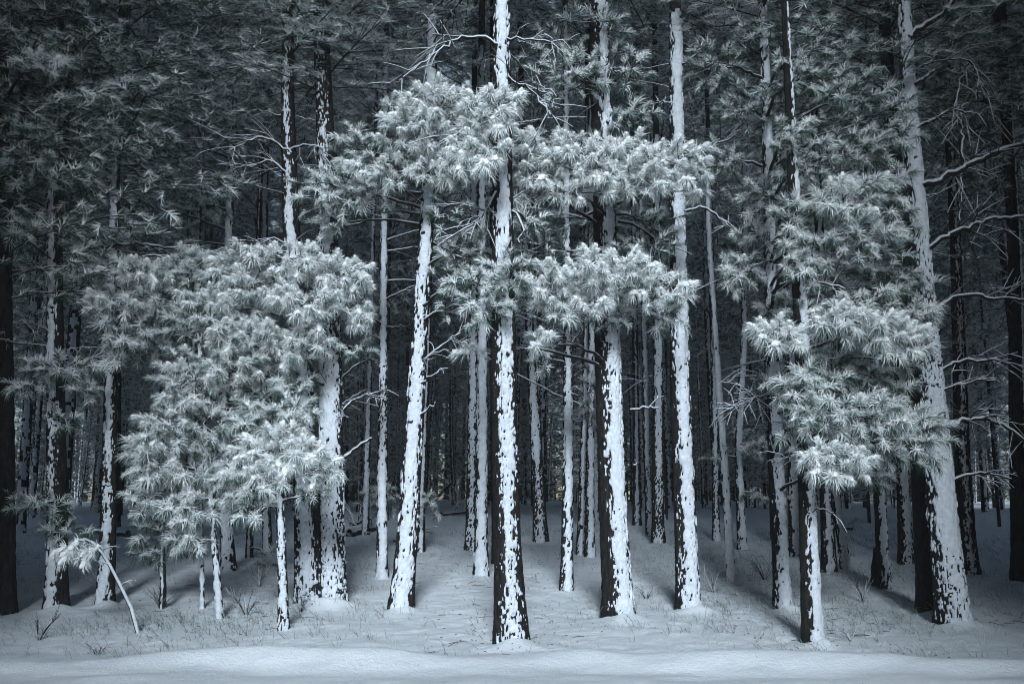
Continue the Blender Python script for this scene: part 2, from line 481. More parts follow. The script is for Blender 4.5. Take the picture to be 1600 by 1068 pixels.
def dead_branches(root, P, R, z0, z1, n, pick=None, scale=1.0):
    if max(R) < .1: scale = .22 + max(R) * 2
    elif root.location.y < 17: scale = .62
    for q in range(n):
        z = rng.uniform(z0, z1); p = interp_axis(P, z)
        i = rng.integers(len(DEAD)) if pick is None else rng.choice(pick)
        o = obj('branch', DEAD[i], root)
        o.location = p; o.rotation_euler = (rng.normal(0, .15), rng.uniform(-.35, .25), rng.uniform(0, 2 * math.pi))
        s = scale * rng.uniform(.7, 1.25); o.scale = (s, s, s)

# crowns of the trees farther back (shared shapes)
def crown_mesh(seed, hgt, rad, nb, nt_, nn, frost, wid=.0115, L=.2):
    r = np.random.default_rng(seed); mb = MB()
    base = [tuft_arrays(nn, L, wid, fr, False, seed * 7 + i) for i, fr in enumerate([.15, .35, .5, .7, .95])]
    mb.tube([(0, 0, -.5), (0, 0, hgt * .5), (.1, 0, hgt)], [.06, .05, .01], 5, 3)
    for b_ in range(nb):
        t = (b_ + r.random()) / nb; z = hgt * t
        rr = rad * (1 - t) ** .55 * r.uniform(.6, 1.15) + .25
        a = b_ * 2.4 + r.normal(0, .4)
        dirx = np.array([math.cos(a), math.sin(a), 0])
        end = dirx * rr + np.array([0, 0, z + rr * r.uniform(-.25, .35)])
        P = bez((0, 0, z), dirx * rr * .5 + np.array([0, 0, z + .2 * rr]), end, 6)
        mb.tube(P, np.linspace(.022, .008, 6), 4, 3)
        for q in range(nt_):
            u = r.uniform(.35, 1.05); c = P[min(5, int(u * 5))] + r.normal(0, 1, 3) * np.array([.28, .28, .13]) * (rr * .35 + .35)
            d = dirx * .8 + r.normal(0, .55, 3) + np.array([0, 0, -.1])
            k = int(np.clip(round(frost + (c[2] - P[3][2]) * 2.0 + r.normal(0, .9)), 0, 4))
            V, T, M = base[k]
            M3 = np.array(frame(d, r.normal(0, .3)))
            mb.add(V * r.uniform(.8, 1.25) @ M3.T + c, T, M)
            if r.random() < .5: mb.tube(np.array([P[min(5, int(u * 4))], c]), [.008, .004], 3, 3)
    return mb.mesh('crown', [m_green, m_rime, m_frost, m_wood], False)
CROWNS = [crown_mesh(1, 9, 2.2, 52, 22, 44, 1.5), crown_mesh(2, 11, 2.5, 60, 24, 44, 1.2), crown_mesh(3, 8, 1.9, 44, 20, 44, 1.8),
          crown_mesh(4, 12, 2.8, 68, 26, 42, 1.3), crown_mesh(5, 10, 2.1, 52, 21, 44, 1.6), crown_mesh(6, 7, 1.6, 36, 18, 44, 1.9), crown_mesh(7, 10, 2.4, 56, 24, 44, .35)]  # last crown: frost cut back to paint the edge trees darker
CRH = [9, 11, 8, 12, 10, 7, 10]

# ------------------------------------------------------------------ the hand-placed trees
# key: (axis pixels [(x, y, width)], phi0 deg, half deg, detail, crown base height or None, label)
ALL = {}
def tree(key, name, axis, phi, half, detail, crown, label, nd=8, dz=(1.5, 7), cat='pine tree', group=None, ext=12.0, flare=.5, dy=0.0, cs=1.0):
    p0 = hit(axis[0][0], axis[0][1])
    Y = p0.y + dy
    P, R = [], []
    for (x, y, w) in axis:
        p = at(x, y, Y); P.append(list(p)); R.append(w * .5 * Y / F * 0.93)
    if ext and P[-1][2] < ext:      # carry on above the frame in the same direction
        d = (np.array(P[-1]) - np.array(P[0])); d = d / d[2]
        dzz = ext - P[-1][2]; P.append(list(np.array(P[-1]) + d * dzz * np.array([.4, .4, 1]))); R.append(max(.03, R[-1] * .62))
    P[0][2] = float(ground(P[0][0], P[0][1]))
    rel = [[p[0] - P[0][0], p[1] - P[0][1], p[2] - P[0][2]] for p in P]
    rel[0][2] = -0.25; 
    loc = tuple(P[0])
    root = thing(name, label, cat, loc, group)
    seed = (sum(ord(c) for c in key) * 7.31) % 50
    global WEB, STOP
    STOP = STOPS.get(key, 99.0)
    WEB = WEBS.get(key, 0)
    tr = make_trunk(root, rel, R, seed, math.radians(phi), math.radians(half), detail, flare)
    ALL[key] = (root, [[a + b for a, b in zip(q, loc)] for q in rel], R, Y)
    if nd: dead_branches(root, rel, R, dz[0], dz[1], nd)
    if crown is not None:
        i = rng.integers(len(CROWNS))
        if abs(axis[0][0] - 800) > 600: i = 6  # low-frost crown: edge shade put into the needle colour
        p = interp_axis(rel, min(crown, rel[-1][2] - 1))
        o = obj('crown', CROWNS[i], root); o.location = p; o.rotation_euler = (0, 0, rng.uniform(0, 6.3))
        o.scale = (cs, cs, max(.35, (rel[-1][2] + .6 - p[2]) / CRH[i]))
    if detail == 2 and R[0] > .1: MOUNDS.append((loc[0] + .08, loc[1] - R[0] * 1.1, R[0] * 1.25, .09)); MOUNDS.append((loc[0] - .3, loc[1] + .1, R[0] * 1.0, -.03))
    return root

G = 'pines lining the road'
tree('A', 'pine_tree', [(800, 1005, 54), (793, 850, 46), (789, 700, 43), (787, 540, 42), (785, 300, 36), (783, 0, 30)], 8, 44, 2, 9.0,
     'large central pine nearest the road, white snow stripe between two dark bark edges', 7, (5.2, 8))
tree('B', 'pine_tree', [(624, 952, 38), (636, 850, 36), (645, 700, 33), (657, 500, 28), (670, 300, 25), (676, 0, 19)], 2, 54, 2, 10.2,
     'pine leaning to the right with smooth white trunk, left of the central pine', 9, (3.4, 9))
tree('C', 'pine_tree', [(967, 965, 50), (958, 800, 46), (950, 600, 44), (945, 340, 40), (937, 100, 36), (935, 0, 34)], 22, 42, 2, 9.8,
     'thick pine right of the centre, dark on its left third and snowy on its right', 6, (5, 9))
tree('D', 'pine_tree', [(1076, 953, 38), (1070, 800, 36), (1062, 600, 33), (1058, 300, 27), (1055, 0, 21)], 12, 56, 2, 10.2,
     'straight snowy pine just right of the thick dark-edged pine, its lower branches bare', 10, (4, 9))
tree('E', 'pine_tree', [(521, 941, 42), (519, 800, 40), (517, 560, 38), (514, 400, 35), (508, 200, 32), (500, 0, 28)], -5, 78, 2, 8.0,
     'broad pine with flaky snow crust over its whole face, left of the leaning white pine', 8, (2.5, 8.5))
tree('F', 'pine_tree', [(1490, 973, 50), (1476, 850, 47), (1463, 700, 44), (1450, 540, 37), (1437, 380, 33), (1421, 190, 28), (1412, 0, 22)], 2, 74, 2, 9.4,
     'big pine on the right almost wholly plastered white, with bare snowy limbs reaching right', 0)
tree('G', 'pine_tree', [(1452, 966, 36), (1440, 750, 34), (1420, 450, 30), (1396, 230, 26)], 60, 18, 2, 7.4,
     'dark snowless pine trunk tight behind the left side of the big white pine', 6, (3, 8), dy=.5)
tree('K', 'pine_tree', [(486, 942, 46), (480, 800, 44), (470, 560, 38), (455, 360, 30), (449, 150, 24)], 0, 50, 2, 8.5,
     'dark rough-barked pine speckled with snow, directly left of the broad crusted pine', 12, (3, 9.5))
tree('H', 'young_pine', [(445, 982, 17), (441, 880, 16), (437, 780, 14), (432, 690, 11), (430, 630, 8)], 8, 62, 2, None,
     'young pine with thin white stem and bright drooping crown before the dark rough pine', 3, (1, 2), ext=None)
tree('I', 'pine_tree', [(1269, 1004, 32), (1265, 900, 30), (1260, 760, 27), (1252, 520, 24), (1240, 300, 20), (1230, 80, 16)], 28, 46, 2, None,
     'leafy pine near the road on the right with low snow-laden boughs over its stem', 6, (1.6, 6), ext=9.5)
tree('J', 'pine_tree', [(1222, 950, 27), (1216, 800, 25), (1207, 580, 22), (1201, 350, 19), (1197, 150, 16)], 18, 62, 2, 9.0,
     'medium pine with a clean white trunk just left of the leafy roadside pine', 12, (2.5, 9))
tree('L', 'pine_tree', [(90, 950, 36), (89, 800, 33), (87, 600, 29), (86, 450, 26), (84, 200, 22)], -5, 33, 2, 5.0,
     'shadowed far left pine with mottled snow strip and a spray of needles halfway up', 10, (3, 6))
tree('M', 'pine_tree', [(165, 946, 28), (170, 800, 26), (173, 600, 22), (177, 400, 18), (183, 150, 14)], 5, 38, 2, 6.4,
     'dim pine with a smooth grey snow strip behind the bent sapling', 9, (3, 7))
tree('N', 'young_pine', [(347, 966, 13), (338, 880, 11), (330, 790, 9), (322, 700, 7), (316, 600, 6), (310, 520, 5)], 0, 70, 2, None,
     'thin leaning young pine, white on one side, under the left mass of snowy boughs', 5, (1, 2.6), ext=None, flare=.15)
tree('O', 'young_pine', [(318, 950, 8), (316, 880, 7), (314, 780, 6), (312, 690, 5)], 0, 60, 1, None,
     'thinnest upright stem just left of the thin leaning young pine', 5, (.9, 2.4), ext=None, flare=.1)
tree('P', 'young_pine', [(253, 950, 12), (258, 900, 11), (252, 860, 9), (250, 825, 8), (262, 790, 6), (266, 740, 5)], 0, 20, 1, None,
     'small dark pine with a crooked snowless stem right of the bent sapling', 3, (.6, 1.4), ext=None, flare=.1)
tree('Z', 'pine_tree', [(10, 955, 34), (8, 700, 31), (5, 400, 27), (3, 100, 22)], -30, 10, 1, 4.2,
     'black silhouetted pine at the left edge of the picture', 8, (3, 5))
mid = [
 ('m1', [(359, 891, 24), (352, 780, 21), (351, 600, 18), (357, 385, 14), (365, 160, 12)], -2, 52, 8.8, 'pine whose upper trunk shows as a pale stripe above the left snowy boughs', 14, (4.5, 10)),
 ('m2', [(597, 901, 19), (597, 750, 17), (599, 500, 13), (601, 200, 11)], 10, 56, 9.5, 'slim pine between the broad crusted pine and the leaning white pine', 12, (2.5, 9)),
 ('m3', [(751, 898, 24), (753, 750, 20), (754, 500, 16), (752, 200, 13)], 8, 60, 10.5, 'straight smooth-snowed pine close behind the left side of the central pine', 8, (4, 10)),
 ('m4', [(736, 858, 20), (738, 700, 18), (740, 480, 15), (741, 200, 12)], 0, 50, 10.5, 'rough-barked pine standing behind the straight smooth-snowed pine beside the central pine', 12, (4, 10)),
 ('m5', [(846, 845, 24), (838, 700, 20), (829, 540, 16), (818, 300, 13)], 0, 42, 10, 'left-leaning pine with a widened foot in the clearing right of the central pine', 14, (3, 10)),
 ('m6', [(885, 920, 22), (887, 750, 18), (887, 540, 15), (884, 150, 11)], 5, 54, 9.5, 'thin white-trunked pine midway between the central pine and the thick dark-edged pine', 14, (2.5, 9)),
 ('m7', [(921, 869, 17), (922, 700, 14), (924, 500, 12)], 10, 50, 9.5, 'right one of two close thin pines left of the thick dark-edged pine', 10, (3, 9)),
 ('m8', [(906, 866, 14), (912, 700, 12), (916, 500, 10)], 10, 44, 9, 'left one of two close thin pines left of the thick dark-edged pine', 10, (3, 9)),
 ('m9', [(1028, 848, 22), (1028, 700, 19), (1028, 520, 16), (1026, 250, 12)], 0, 46, 10.5, 'upright pine in the gap between the thick dark-edged pine and the straight snowy pine', 10, (3, 10)),
 ('m10', [(1015, 836, 12), (1010, 700, 11), (1006, 520, 9)], 15, 50, 9.5, 'thin pine just left of the upright pine in the gap', 10, (3, 9)),
 ('m11', [(1143, 908, 15), (1133, 740, 12), (1120, 560, 10), (1108, 380, 7), (1104, 260, 5)], 0, 72, None, 'very slender pale pine leaning left, alone in the open right of the straight snowy pine', 14, (1.5, 7.5)),
 ('m12', [(1119, 844, 13), (1117, 700, 11), (1114, 500, 10)], 0, 50, 9.5, 'thin pine just behind the slender pale leaning pine, to its left', 10, (3, 9)),
 ('m13', [(1160, 858, 16), (1153, 700, 13), (1162, 540, 11), (1164, 300, 9)], 5, 54, 9.5, 'pine with a low spray of needles just right of the slender pale leaning pine', 8, (3, 9)),
 ('m14', [(1242, 868, 20), (1239, 740, 18), (1237, 500, 15)], 5, 50, 9, 'pine seen between the medium white pine and the leafy roadside pine', 8, (3, 9)),
 ('m15', [(1296, 893, 24), (1290, 760, 21), (1286, 500, 17)], -5, 36, 9, 'dark pine standing close behind the right side of the leafy roadside pine', 8, (3, 9)),
 ('m16', [(1324, 889, 17), (1309, 800, 15), (1290, 690, 12), (1270, 560, 9)], 5, 60, None, 'small pine leaning sharply left under the low boughs on the right', 5, (2, 6)),
 ('m17', [(1381, 918, 22), (1376, 800, 20), (1368, 600, 17), (1360, 350, 13)], 10, 48, 8.5, 'pine with a broken stump at its foot, right of the leafy roadside pine', 9, (3, 9)),
 ('m18', [(1415, 879, 24), (1411, 750, 22), (1404, 500, 18)], 0, 44, 8.5, 'grey-snowed pine farther back just left of the dark snowless trunk', 9, (3, 9)),
 ('m19', [(1514, 897, 32), (1505, 760, 27), (1500, 600, 23), (1492, 350, 18)], -5, 30, 8, 'shadowed pine with a bulging foot right of the big white pine', 10, (3, 8)),
 ('m20', [(1594, 905, 30), (1590, 700, 27), (1586, 400, 23)], 30, 10, 6.5, 'black pine trunk at the right edge of the picture', 8, (4, 8)),
 ('m21', [(152, 800, 19), (158, 720, 17), (166, 600, 14)], 0, 44, 10, 'distant leaning pine seen just left of the dim pine with the grey snow strip', 8, (3, 9)),
 ('m22', [(243, 835, 16), (243, 680, 14), (246, 560, 13)], 5, 60, 9.5, 'pale pine trunk showing just left of the left mass of snowy boughs', 8, (3, 9)),
 ('m23', [(571, 835, 12), (574, 700, 11), (578, 560, 9)], 0, 46, 9, 'thin distant pine leaning right, beside the fallen deadwood', 10, (3, 9)),
 ('m24', [(657, 862, 14), (660, 740, 12), (668, 560, 10)], 5, 28, 8, 'dark thin pine half hidden behind the leaning white pine', 10, (3, 8)),
 ('m25', [(930, 812, 12), (931, 650, 11), (931, 500, 10)], 0, 44, 10, 'far pine peeking out behind the pair of close thin pines', 8, (3, 9)),
 ('m26', [(995, 820, 14), (994, 680, 12), (992, 500, 10)], 0, 30, 10, 'dark far pine right beside the thick dark-edged pine', 10, (3, 9)),
 ('m27', [(300, 872, 13), (300, 760, 12), (302, 600, 10)], 0, 40, 9, 'thin pine in the shade behind the thinnest upright stem', 8, (3, 8)),
 ('m28', [(775, 880, 13), (772, 700, 12), (770, 500, 10)], 20, 24, 10, 'dark trunk just left of the central pine, touching its edge', 8, (3, 9)),
 ('m29', [(419, 862, 16), (415, 740, 14), (411, 560, 12)], 0, 40, 9, 'pine behind the bright drooping crown of the young pine', 8, (3, 8)),
 ('m30', [(390, 870, 12), (392, 760, 11), (396, 600, 10)], 0, 20, 8, 'dark thin stem behind and left of the bright-crowned young pine', 8, (3, 8)),
]
for k, ax, ph, hf, cr, lab, nd, dz in mid:
    cen = 560 < ax[0][0] < 1200
    tree(k, 'pine_tree', ax, ph, hf, 1, (11.5 if cen else cr) if cr else None, lab, nd, dz, ext=((16.0 if cen else 15.0) if cr else None), cs=.75 if cen else 1.0)

# ------------------------------------------------------------------ living boughs of the front trees
# (tree, px, py, rx, ry, tufts, frost 0..3, depth offset)
BO = [
 ('A', 762, 172, 44, 40, 26, 2.6, -1.0), ('A', 742, 235, 48, 36, 24, 2.3, -.9), ('A', 800, 160, 14, 24, 5, 2.3, -.7),
 ('B', 690, 160, 75, 30, 34, 2.6, -1.1), ('B', 648, 205, 66, 38, 36, 2.3, -1.1), ('B', 610, 262, 50, 28, 22, 2.1, -.9), ('B', 690, 255, 60, 30, 26, 2.1, -.9),
 ('B', 555, 235, 45, 42, 22, 1.2, -.4), ('B', 505, 290, 48, 45, 26, 1.5, -.5), ('B', 585, 330, 40, 30, 10, .8, .2), ('B', 705, 330, 34, 40, 10, .8, -.4),
 ('B', 735, 395, 40, 45, 18, 1.5, -.8), ('B', 700, 450, 32, 40, 12, 1.3, -.6),
 ('C', 835, 250, 55, 38, 36, 2.4, -1.3), ('C', 920, 245, 70, 36, 46, 2.5, -1.4), ('C', 985, 285, 55, 30, 28, 2.4, -1.3), ('C', 1050, 255, 46, 38, 32, 2.4, -1.3),
 ('C', 880, 295, 60, 22, 20, 2.3, -1.3), ('C', 800, 300, 26, 26, 8, 2.2, -1.1), 
 ('C', 930, 425, 95, 36, 48, 2.3, -1.4), ('C', 1030, 445, 46, 32, 22, 2.2, -1.3), ('C', 845, 450, 60, 38, 30, 2.0, -1.2),
 ('C', 900, 480, 60, 26, 20, 2.2, -1.2), ('C', 850, 528, 22, 16, 5, 2.4, -1.1), ('C', 738, 545, 22, 10, 4, 3.0, -1.0), ('C', 790, 480, 40, 34, 12, 1.4, -.9),
 ('C', 860, 385, 80, 26, 20, .4, -.4), ('C', 1000, 385, 60, 24, 12, .3, -.4),
 ('C2', 900, 120, 60, 40, 26, 1.2, -.5), ('C2', 975, 110, 50, 42, 22, 1.1, -.4), ('C2', 855, 70, 50, 30, 14, 1.0, -.2), ('C2', 990, 180, 44, 30, 14, .8, -.3), ('C2', 935, 40, 60, 30, 14, .8, -.2),
 ('I', 1335, 650, 85, 38, 50, 1.7, -.8), ('I', 1300, 722, 50, 28, 28, 2.6, -.9), ('I', 1400, 690, 60, 40, 34, 1.3, -.5), ('I', 1440, 660, 34, 34, 14, 1.8, -.5),
 ('I', 1262, 615, 42, 42, 18, 1.7, -.6), ('I', 1385, 520, 48, 34, 30, 2.5, -.8), ('I', 1320, 500, 46, 26, 22, 2.2, -.8), ('I', 1220, 525, 34, 26, 15, 2.6, -.7),
 ('I', 1340, 590, 60, 24, 20, .8, -.2), ('I', 1330, 310, 56, 36, 28, 1.9, -.6), ('I', 1360, 370, 55, 32, 24, 1.6, -.5),
 ('T', 1300, 430, 70, 40, 26, 1.1, -.3), ('T', 1385, 410, 50, 40, 18, .9, -.3), ('T', 1250, 470, 40, 34, 16, 1.6, -.4), ('T', 1430, 440, 30, 24, 9, 1.0, -.3),
 ('T', 1260, 250, 60, 40, 26, 1.2, -.3), ('T', 1340, 230, 60, 36, 22, 1.2, -.2), ('T', 1395, 215, 34, 26, 12, 1.3, -.2), ('T', 1415, 268, 22, 14, 5, 1.8, -.4),
 ('T', 1330, 140, 60, 40, 26, 1.0, -.2), ('T', 1240, 120, 50, 40, 22, 1.0, -.2), ('T', 1290, 60, 60, 34, 16, .6, 0), ('T', 1400, 170, 30, 20, 8, 1.0, -.2),
 ('J', 1160, 420, 34, 34, 15, 1.9, -.5), ('J', 1190, 300, 40, 38, 20, 1.3, -.4), ('J', 1160, 165, 46, 40, 22, 1.1, -.3), ('J', 1120, 100, 46, 42, 20, .9, -.3), ('J', 1180, 60, 44, 34, 14, .7, 0),
 ('J', 1205, 480, 28, 28, 10, 1.8, -.4), ('J', 1130, 250, 40, 40, 14, .7, 0), ('J', 1180, 370, 30, 24, 9, 1.6, -.4),
 ('E', 445, 405, 70, 24, 34, 2.7, -1.3), ('E', 535, 430, 48, 34, 30, 2.3, -1.1), ('E', 400, 450, 56, 34, 34, 2.4, -1.3), ('E', 480, 475, 60, 34, 34, 2.4, -1.3), ('E', 560, 485, 28, 40, 16, 2.0, -.8),
 ('E', 455, 535, 58, 30, 26, 2.0, -1.1), ('E', 370, 405, 36, 24, 16, 2.3, -1.2), ('E', 450, 590, 50, 30, 16, 1.0, -.8),
 ('K', 385, 520, 52, 34, 32, 2.4, -1.3), ('K', 330, 480, 44, 44, 28, 2.0, -1.2), ('K', 350, 575, 60, 34, 32, 1.9, -1.2), ('K', 405, 630, 50, 36, 24, 1.2, -.9), ('K', 300, 420, 36, 30, 14, 1.6, -.8),
 ('H', 432, 705, 60, 30, 44, 2.6, -.35), ('H', 400, 740, 50, 28, 26, 2.1, -.4), ('H', 478, 722, 42, 26, 22, 2.3, -.3), ('H', 430, 655, 56, 26, 28, 1.6, -.1), ('H', 370, 780, 24, 20, 9, 1.6, -.3), ('H', 500, 770, 26, 16, 7, 1.0, -.1), ('H', 470, 640, 36, 30, 14, 1.4, 0),
 ('N', 290, 590, 44, 40, 28, 1.9, -.4), ('N', 265, 660, 42, 40, 28, 2.0, -.4), ('N', 240, 725, 34, 36, 24, 2.1, -.4), ('N', 320, 660, 40, 38, 22, 1.4, -.2), ('N', 300, 740, 40, 34, 16, 1.3, -.3),
 ('N', 275, 790, 30, 24, 12, 1.9, -.4), ('N', 340, 720, 30, 34, 12, 1.0, -.1), ('N', 290, 845, 22, 12, 5, 2.0, -.2),
 ('P', 235, 775, 30, 30, 18, 1.4, -.2), ('P', 240, 830, 34, 26, 16, .6, -.1), ('P', 285, 815, 26, 22, 9, .7, 0), ('P', 222, 860, 14, 12, 4, .2, 0), ('P', 300, 850, 26, 20, 9, 1.4, -.2), ('P', 255, 870, 26, 16, 7, .3, 0), ('N', 305, 800, 34, 26, 12, 1.5, -.4), ('N', 225, 700, 20, 40, 10, 2.0, -.4), ('O', 290, 835, 24, 16, 7, 1.6, -.3), ('H', 395, 800, 26, 20, 8, 1.4, -.3), ('H', 350, 745, 20, 30, 8, 1.4, -.3), ('H', 505, 740, 18, 16, 6, 1.4, -.3),
 ('M', 215, 425, 56, 26, 28, 2.0, -.9), ('M', 180, 470, 44, 26, 24, 2.1, -.9), ('M', 250, 465, 48, 36, 24, 1.6, -.7), ('M', 200, 520, 46, 24, 18, 1.8, -.7), ('M', 240, 540, 36, 26, 12, .6, -.3), ('M', 290, 400, 36, 22, 12, 1.8, -.7),
 ('M', 130, 385, 26, 26, 9, 1.4, -.5), ('M', 150, 420, 24, 14, 5, 1.2, -.4), ('M', 185, 365, 24, 10, 5, 1.2, 0), ('M', 176, 560, 14, 10, 3, 2.0, -.6),
 ('m1', 275, 255, 60, 44, 34, 1.2, -.6), ('m1', 310, 320, 50, 40, 28, 1.2, -.5), ('m1', 235, 330, 44, 40, 20, .9, -.5), ('m1', 370, 200, 40, 26, 12, .8, 0), ('m1', 300, 380, 40, 24, 14, 1.0, -.3), ('m1', 240, 230, 36, 20, 10, .8, -.3),
 ('L', 90, 575, 62, 18, 26, 1.2, -.6), ('L', 50, 605, 30, 12, 7, 1.2, -.6), ('L', 135, 610, 26, 16, 8, 1.1, -.5), ('L', 60, 790, 60, 20, 16, .2, -.4), ('L', 110, 830, 40, 20, 9, .2, -.3),
 ('L', 100, 660, 30, 14, 6, .4, -.4),
 ('Z', 62, 96, 38, 15, 10, 2.1, -1.5), ('Z', 20, 360, 40, 20, 10, .6, -.8), ('Z', 60, 250, 50, 40, 14, .4, -.6),
 ('m13', 1185, 700, 44, 14, 14, 1.6, -.8), ('m13', 1112, 714, 18, 8, 4, 1.6, -.6), ('m13', 1185, 775, 34, 12, 8, 1.0, -.3),
 ('m6', 845, 560, 20, 40, 10, 1.4, -.5), ('m6', 925, 620, 20, 50, 14, 1.2, -.3), ('m24', 600, 780, 36, 34, 22, 1.2, -.4), ('m24', 668, 790, 16, 30, 9, 1.4, -.5), ('m30', 418, 880, 14, 30, 10, .4, -2.0),
]
BO += [
 ('B', 620, 180, 34, 26, 12, 1.6, -.7), ('B', 560, 300, 50, 34, 20, 1.4, -.4), ('B', 520, 350, 40, 30, 12, .9, 0), ('B', 700, 400, 44, 34, 14, .7, .3), ('B', 640, 330, 30, 20, 8, .6, .5),
 ('A', 800, 420, 40, 40, 16, 1.0, -.4), ('A', 765, 480, 40, 30, 14, 1.2, -.5), ('A', 745, 440, 34, 30, 12, 1.6, -.6), ('A', 830, 350, 40, 24, 10, .5, .2),
 ('C2', 900, 350, 80, 24, 22, .5, .3), ('C2', 1010, 345, 50, 24, 14, .4, .3), ('C2', 960, 500, 50, 20, 10, 1.2, -.6), ('C2', 1045, 490, 26, 24, 8, 1.8, -.9), ('C2', 1085, 290, 22, 26, 8, 2.3, -1.2), ('C2', 990, 230, 40, 20, 12, 2.2, -1.1), ('C2', 860, 215, 30, 14, 8, 2.2, -1.1),
 ('T', 1290, 570, 50, 30, 18, 1.2, -.6), ('T', 1350, 470, 60, 26, 18, 1.6, -1.0), ('T', 1430, 550, 24, 34, 9, 1.6, -.7), ('T', 1285, 390, 50, 34, 18, 1.3, -.8), ('T', 1215, 600, 30, 30, 10, 1.4, -.6), ('T', 1375, 300, 44, 30, 14, 1.5, -.8),
 ('T', 1415, 340, 28, 30, 8, 1.2, -.6), ('T', 1245, 670, 26, 34, 10, 1.6, -.8), ('T', 1440, 490, 20, 26, 7, 1.8, -.8), ('T', 1240, 330, 34, 34, 14, 1.5, -.9), ('T', 1235, 200, 36, 34, 12, 1.2, -.8), ('T', 1245, 410, 26, 34, 10, 1.6, -.9), ('T', 1460, 690, 22, 40, 9, 1.2, -.5), ('T', 1380, 620, 50, 24, 14, 1.0, -.5), ('T', 1340, 745, 40, 20, 10, 1.0, -.5),
 ('K', 300, 510, 50, 36, 22, 1.2, -1.0), ('K', 270, 600, 40, 40, 16, 1.0, -.6), ('K', 420, 560, 60, 34, 20, 1.6, -1.1), ('N', 215, 780, 26, 26, 10, 1.6, -.4), ('N', 350, 640, 50, 40, 18, 1.0, .1), ('E', 560, 540, 24, 24, 8, 1.2, -.6), ('K', 345, 425, 26, 24, 10, 1.8, -1.0),
]
ALIAS = {'C2': 'C', 'T': 'J'}
for (k, x, y, rx, ry, n, fr, dyy) in BO:
    k2 = ALIAS.get(k, k)
    root, P, R, Y = ALL[k2]
    if k == 'T': Yc = ALL['I'][3] + .5 + dyy
    else: Yc = Y + dyy
    c = at(x, y, Yc)
    rad = np.array([rx * Yc / F, max(.12, (rx + ry) * .5 * Yc / F * .9), ry * Yc / F])
    zt = c.z + random.uniform(-.1, .25) - .15 * abs(c.x - P[0][0])
    zt = min(max(zt, P[0][2] + .4), P[-1][2] - .05)
    tp = Vector(interp_axis(P, zt))
    bough(root, tp, c, rad, int(n * 1.0), fr + (.32 if fr >= 1.9 else .05), r0=min(.03, max(R) * .45), sm=1.0 if rx > 12 else .8)
for nm, (root, mb) in EXTRA.items():
    o = obj('needle_mass', mb.mesh('needle_mass', [m_green, m_rime, m_frost], False), root); o['kind'] = 'stuff'
for k in ALL:
    r_ = ALL[k][0]
    if '_n' in r_: del r_['_n']

# ------------------------------------------------------------------ bare snowy limbs drawn from the photograph
def limb(key, pts, w0, w1, dyy=-.1, twigs=3, seed=0):
    root, P, R, Y = ALL[key]; loc = Vector(root.location); r = np.random.default_rng(seed + len(pts) * 7 + int(pts[0][1]))
    Q = np.array([list(at(x, y, Y + dyy * (1 + i * .5)) - loc) for i, (x, y) in enumerate(pts)])
    d = np.r_[0, np.cumsum(np.linalg.norm(np.diff(Q, axis=0), axis=1))]; t = np.linspace(0, d[-1], max(8, int(d[-1] / .07)))
    S = np.stack([np.interp(t, d, Q[:, i]) for i in range(3)], 1)
    for _ in range(2): S[1:-1] = (S[:-2] + 2 * S[1:-1] + S[2:]) / 4
    S[1:-1] += r.normal(0, .014, (len(S) - 2, 3))
    R0 = np.linspace(w0, w1, len(S)) * .5 * Y / F
    mb = MB(); mb.tube(S, R0, 7)
    tw = []
    for q in range(twigs):
        i = r.integers(len(S) // 4, len(S) - 1); l2 = min(.6, r.uniform(.25, .5) * d[-1])
        dd = (S[i + 1] - S[i]) / np.linalg.norm(S[i + 1] - S[i]) + r.normal(0, .7, 3) * np.array([1, .5, 1])
        dd /= np.linalg.norm(dd)
        T_ = bez(S[i], S[i] + dd * l2 * .5, S[i] + dd * l2 + np.array([0, 0, r.uniform(-.35, .05) * l2]), 7)
        tw.append(T_); mb.tube(T_, np.linspace(R0[i] * .5, .005, 7), 5)
        for w in range(2):
            j = r.integers(2, 6); d3 = dd + r.normal(0, .8, 3); l3 = l2 * .45
            U = bez(T_[j], T_[j] + d3 * l3 * .5, T_[j] + d3 * l3 + np.array([0, 0, -.05]), 5); tw.append(U); mb.tube(U, np.linspace(.007, .004, 5), 4)
    br = obj('branch', mb.mesh('branch', [m_bark]), root)
    ms = MB(); ms.tube(S + np.stack([0 * R0, -R0 * .25, R0 * .55], 1), R0 * (.82 + .12 * noise(t * 5, seed, 0)), 7)
    for T_ in tw: ms.tube(T_ + np.array([0, -.001, .006]), np.linspace(.009, .004, len(T_)), 4)
    obj('snow_coat', ms.mesh('snow_coat', [m_snow]), br)
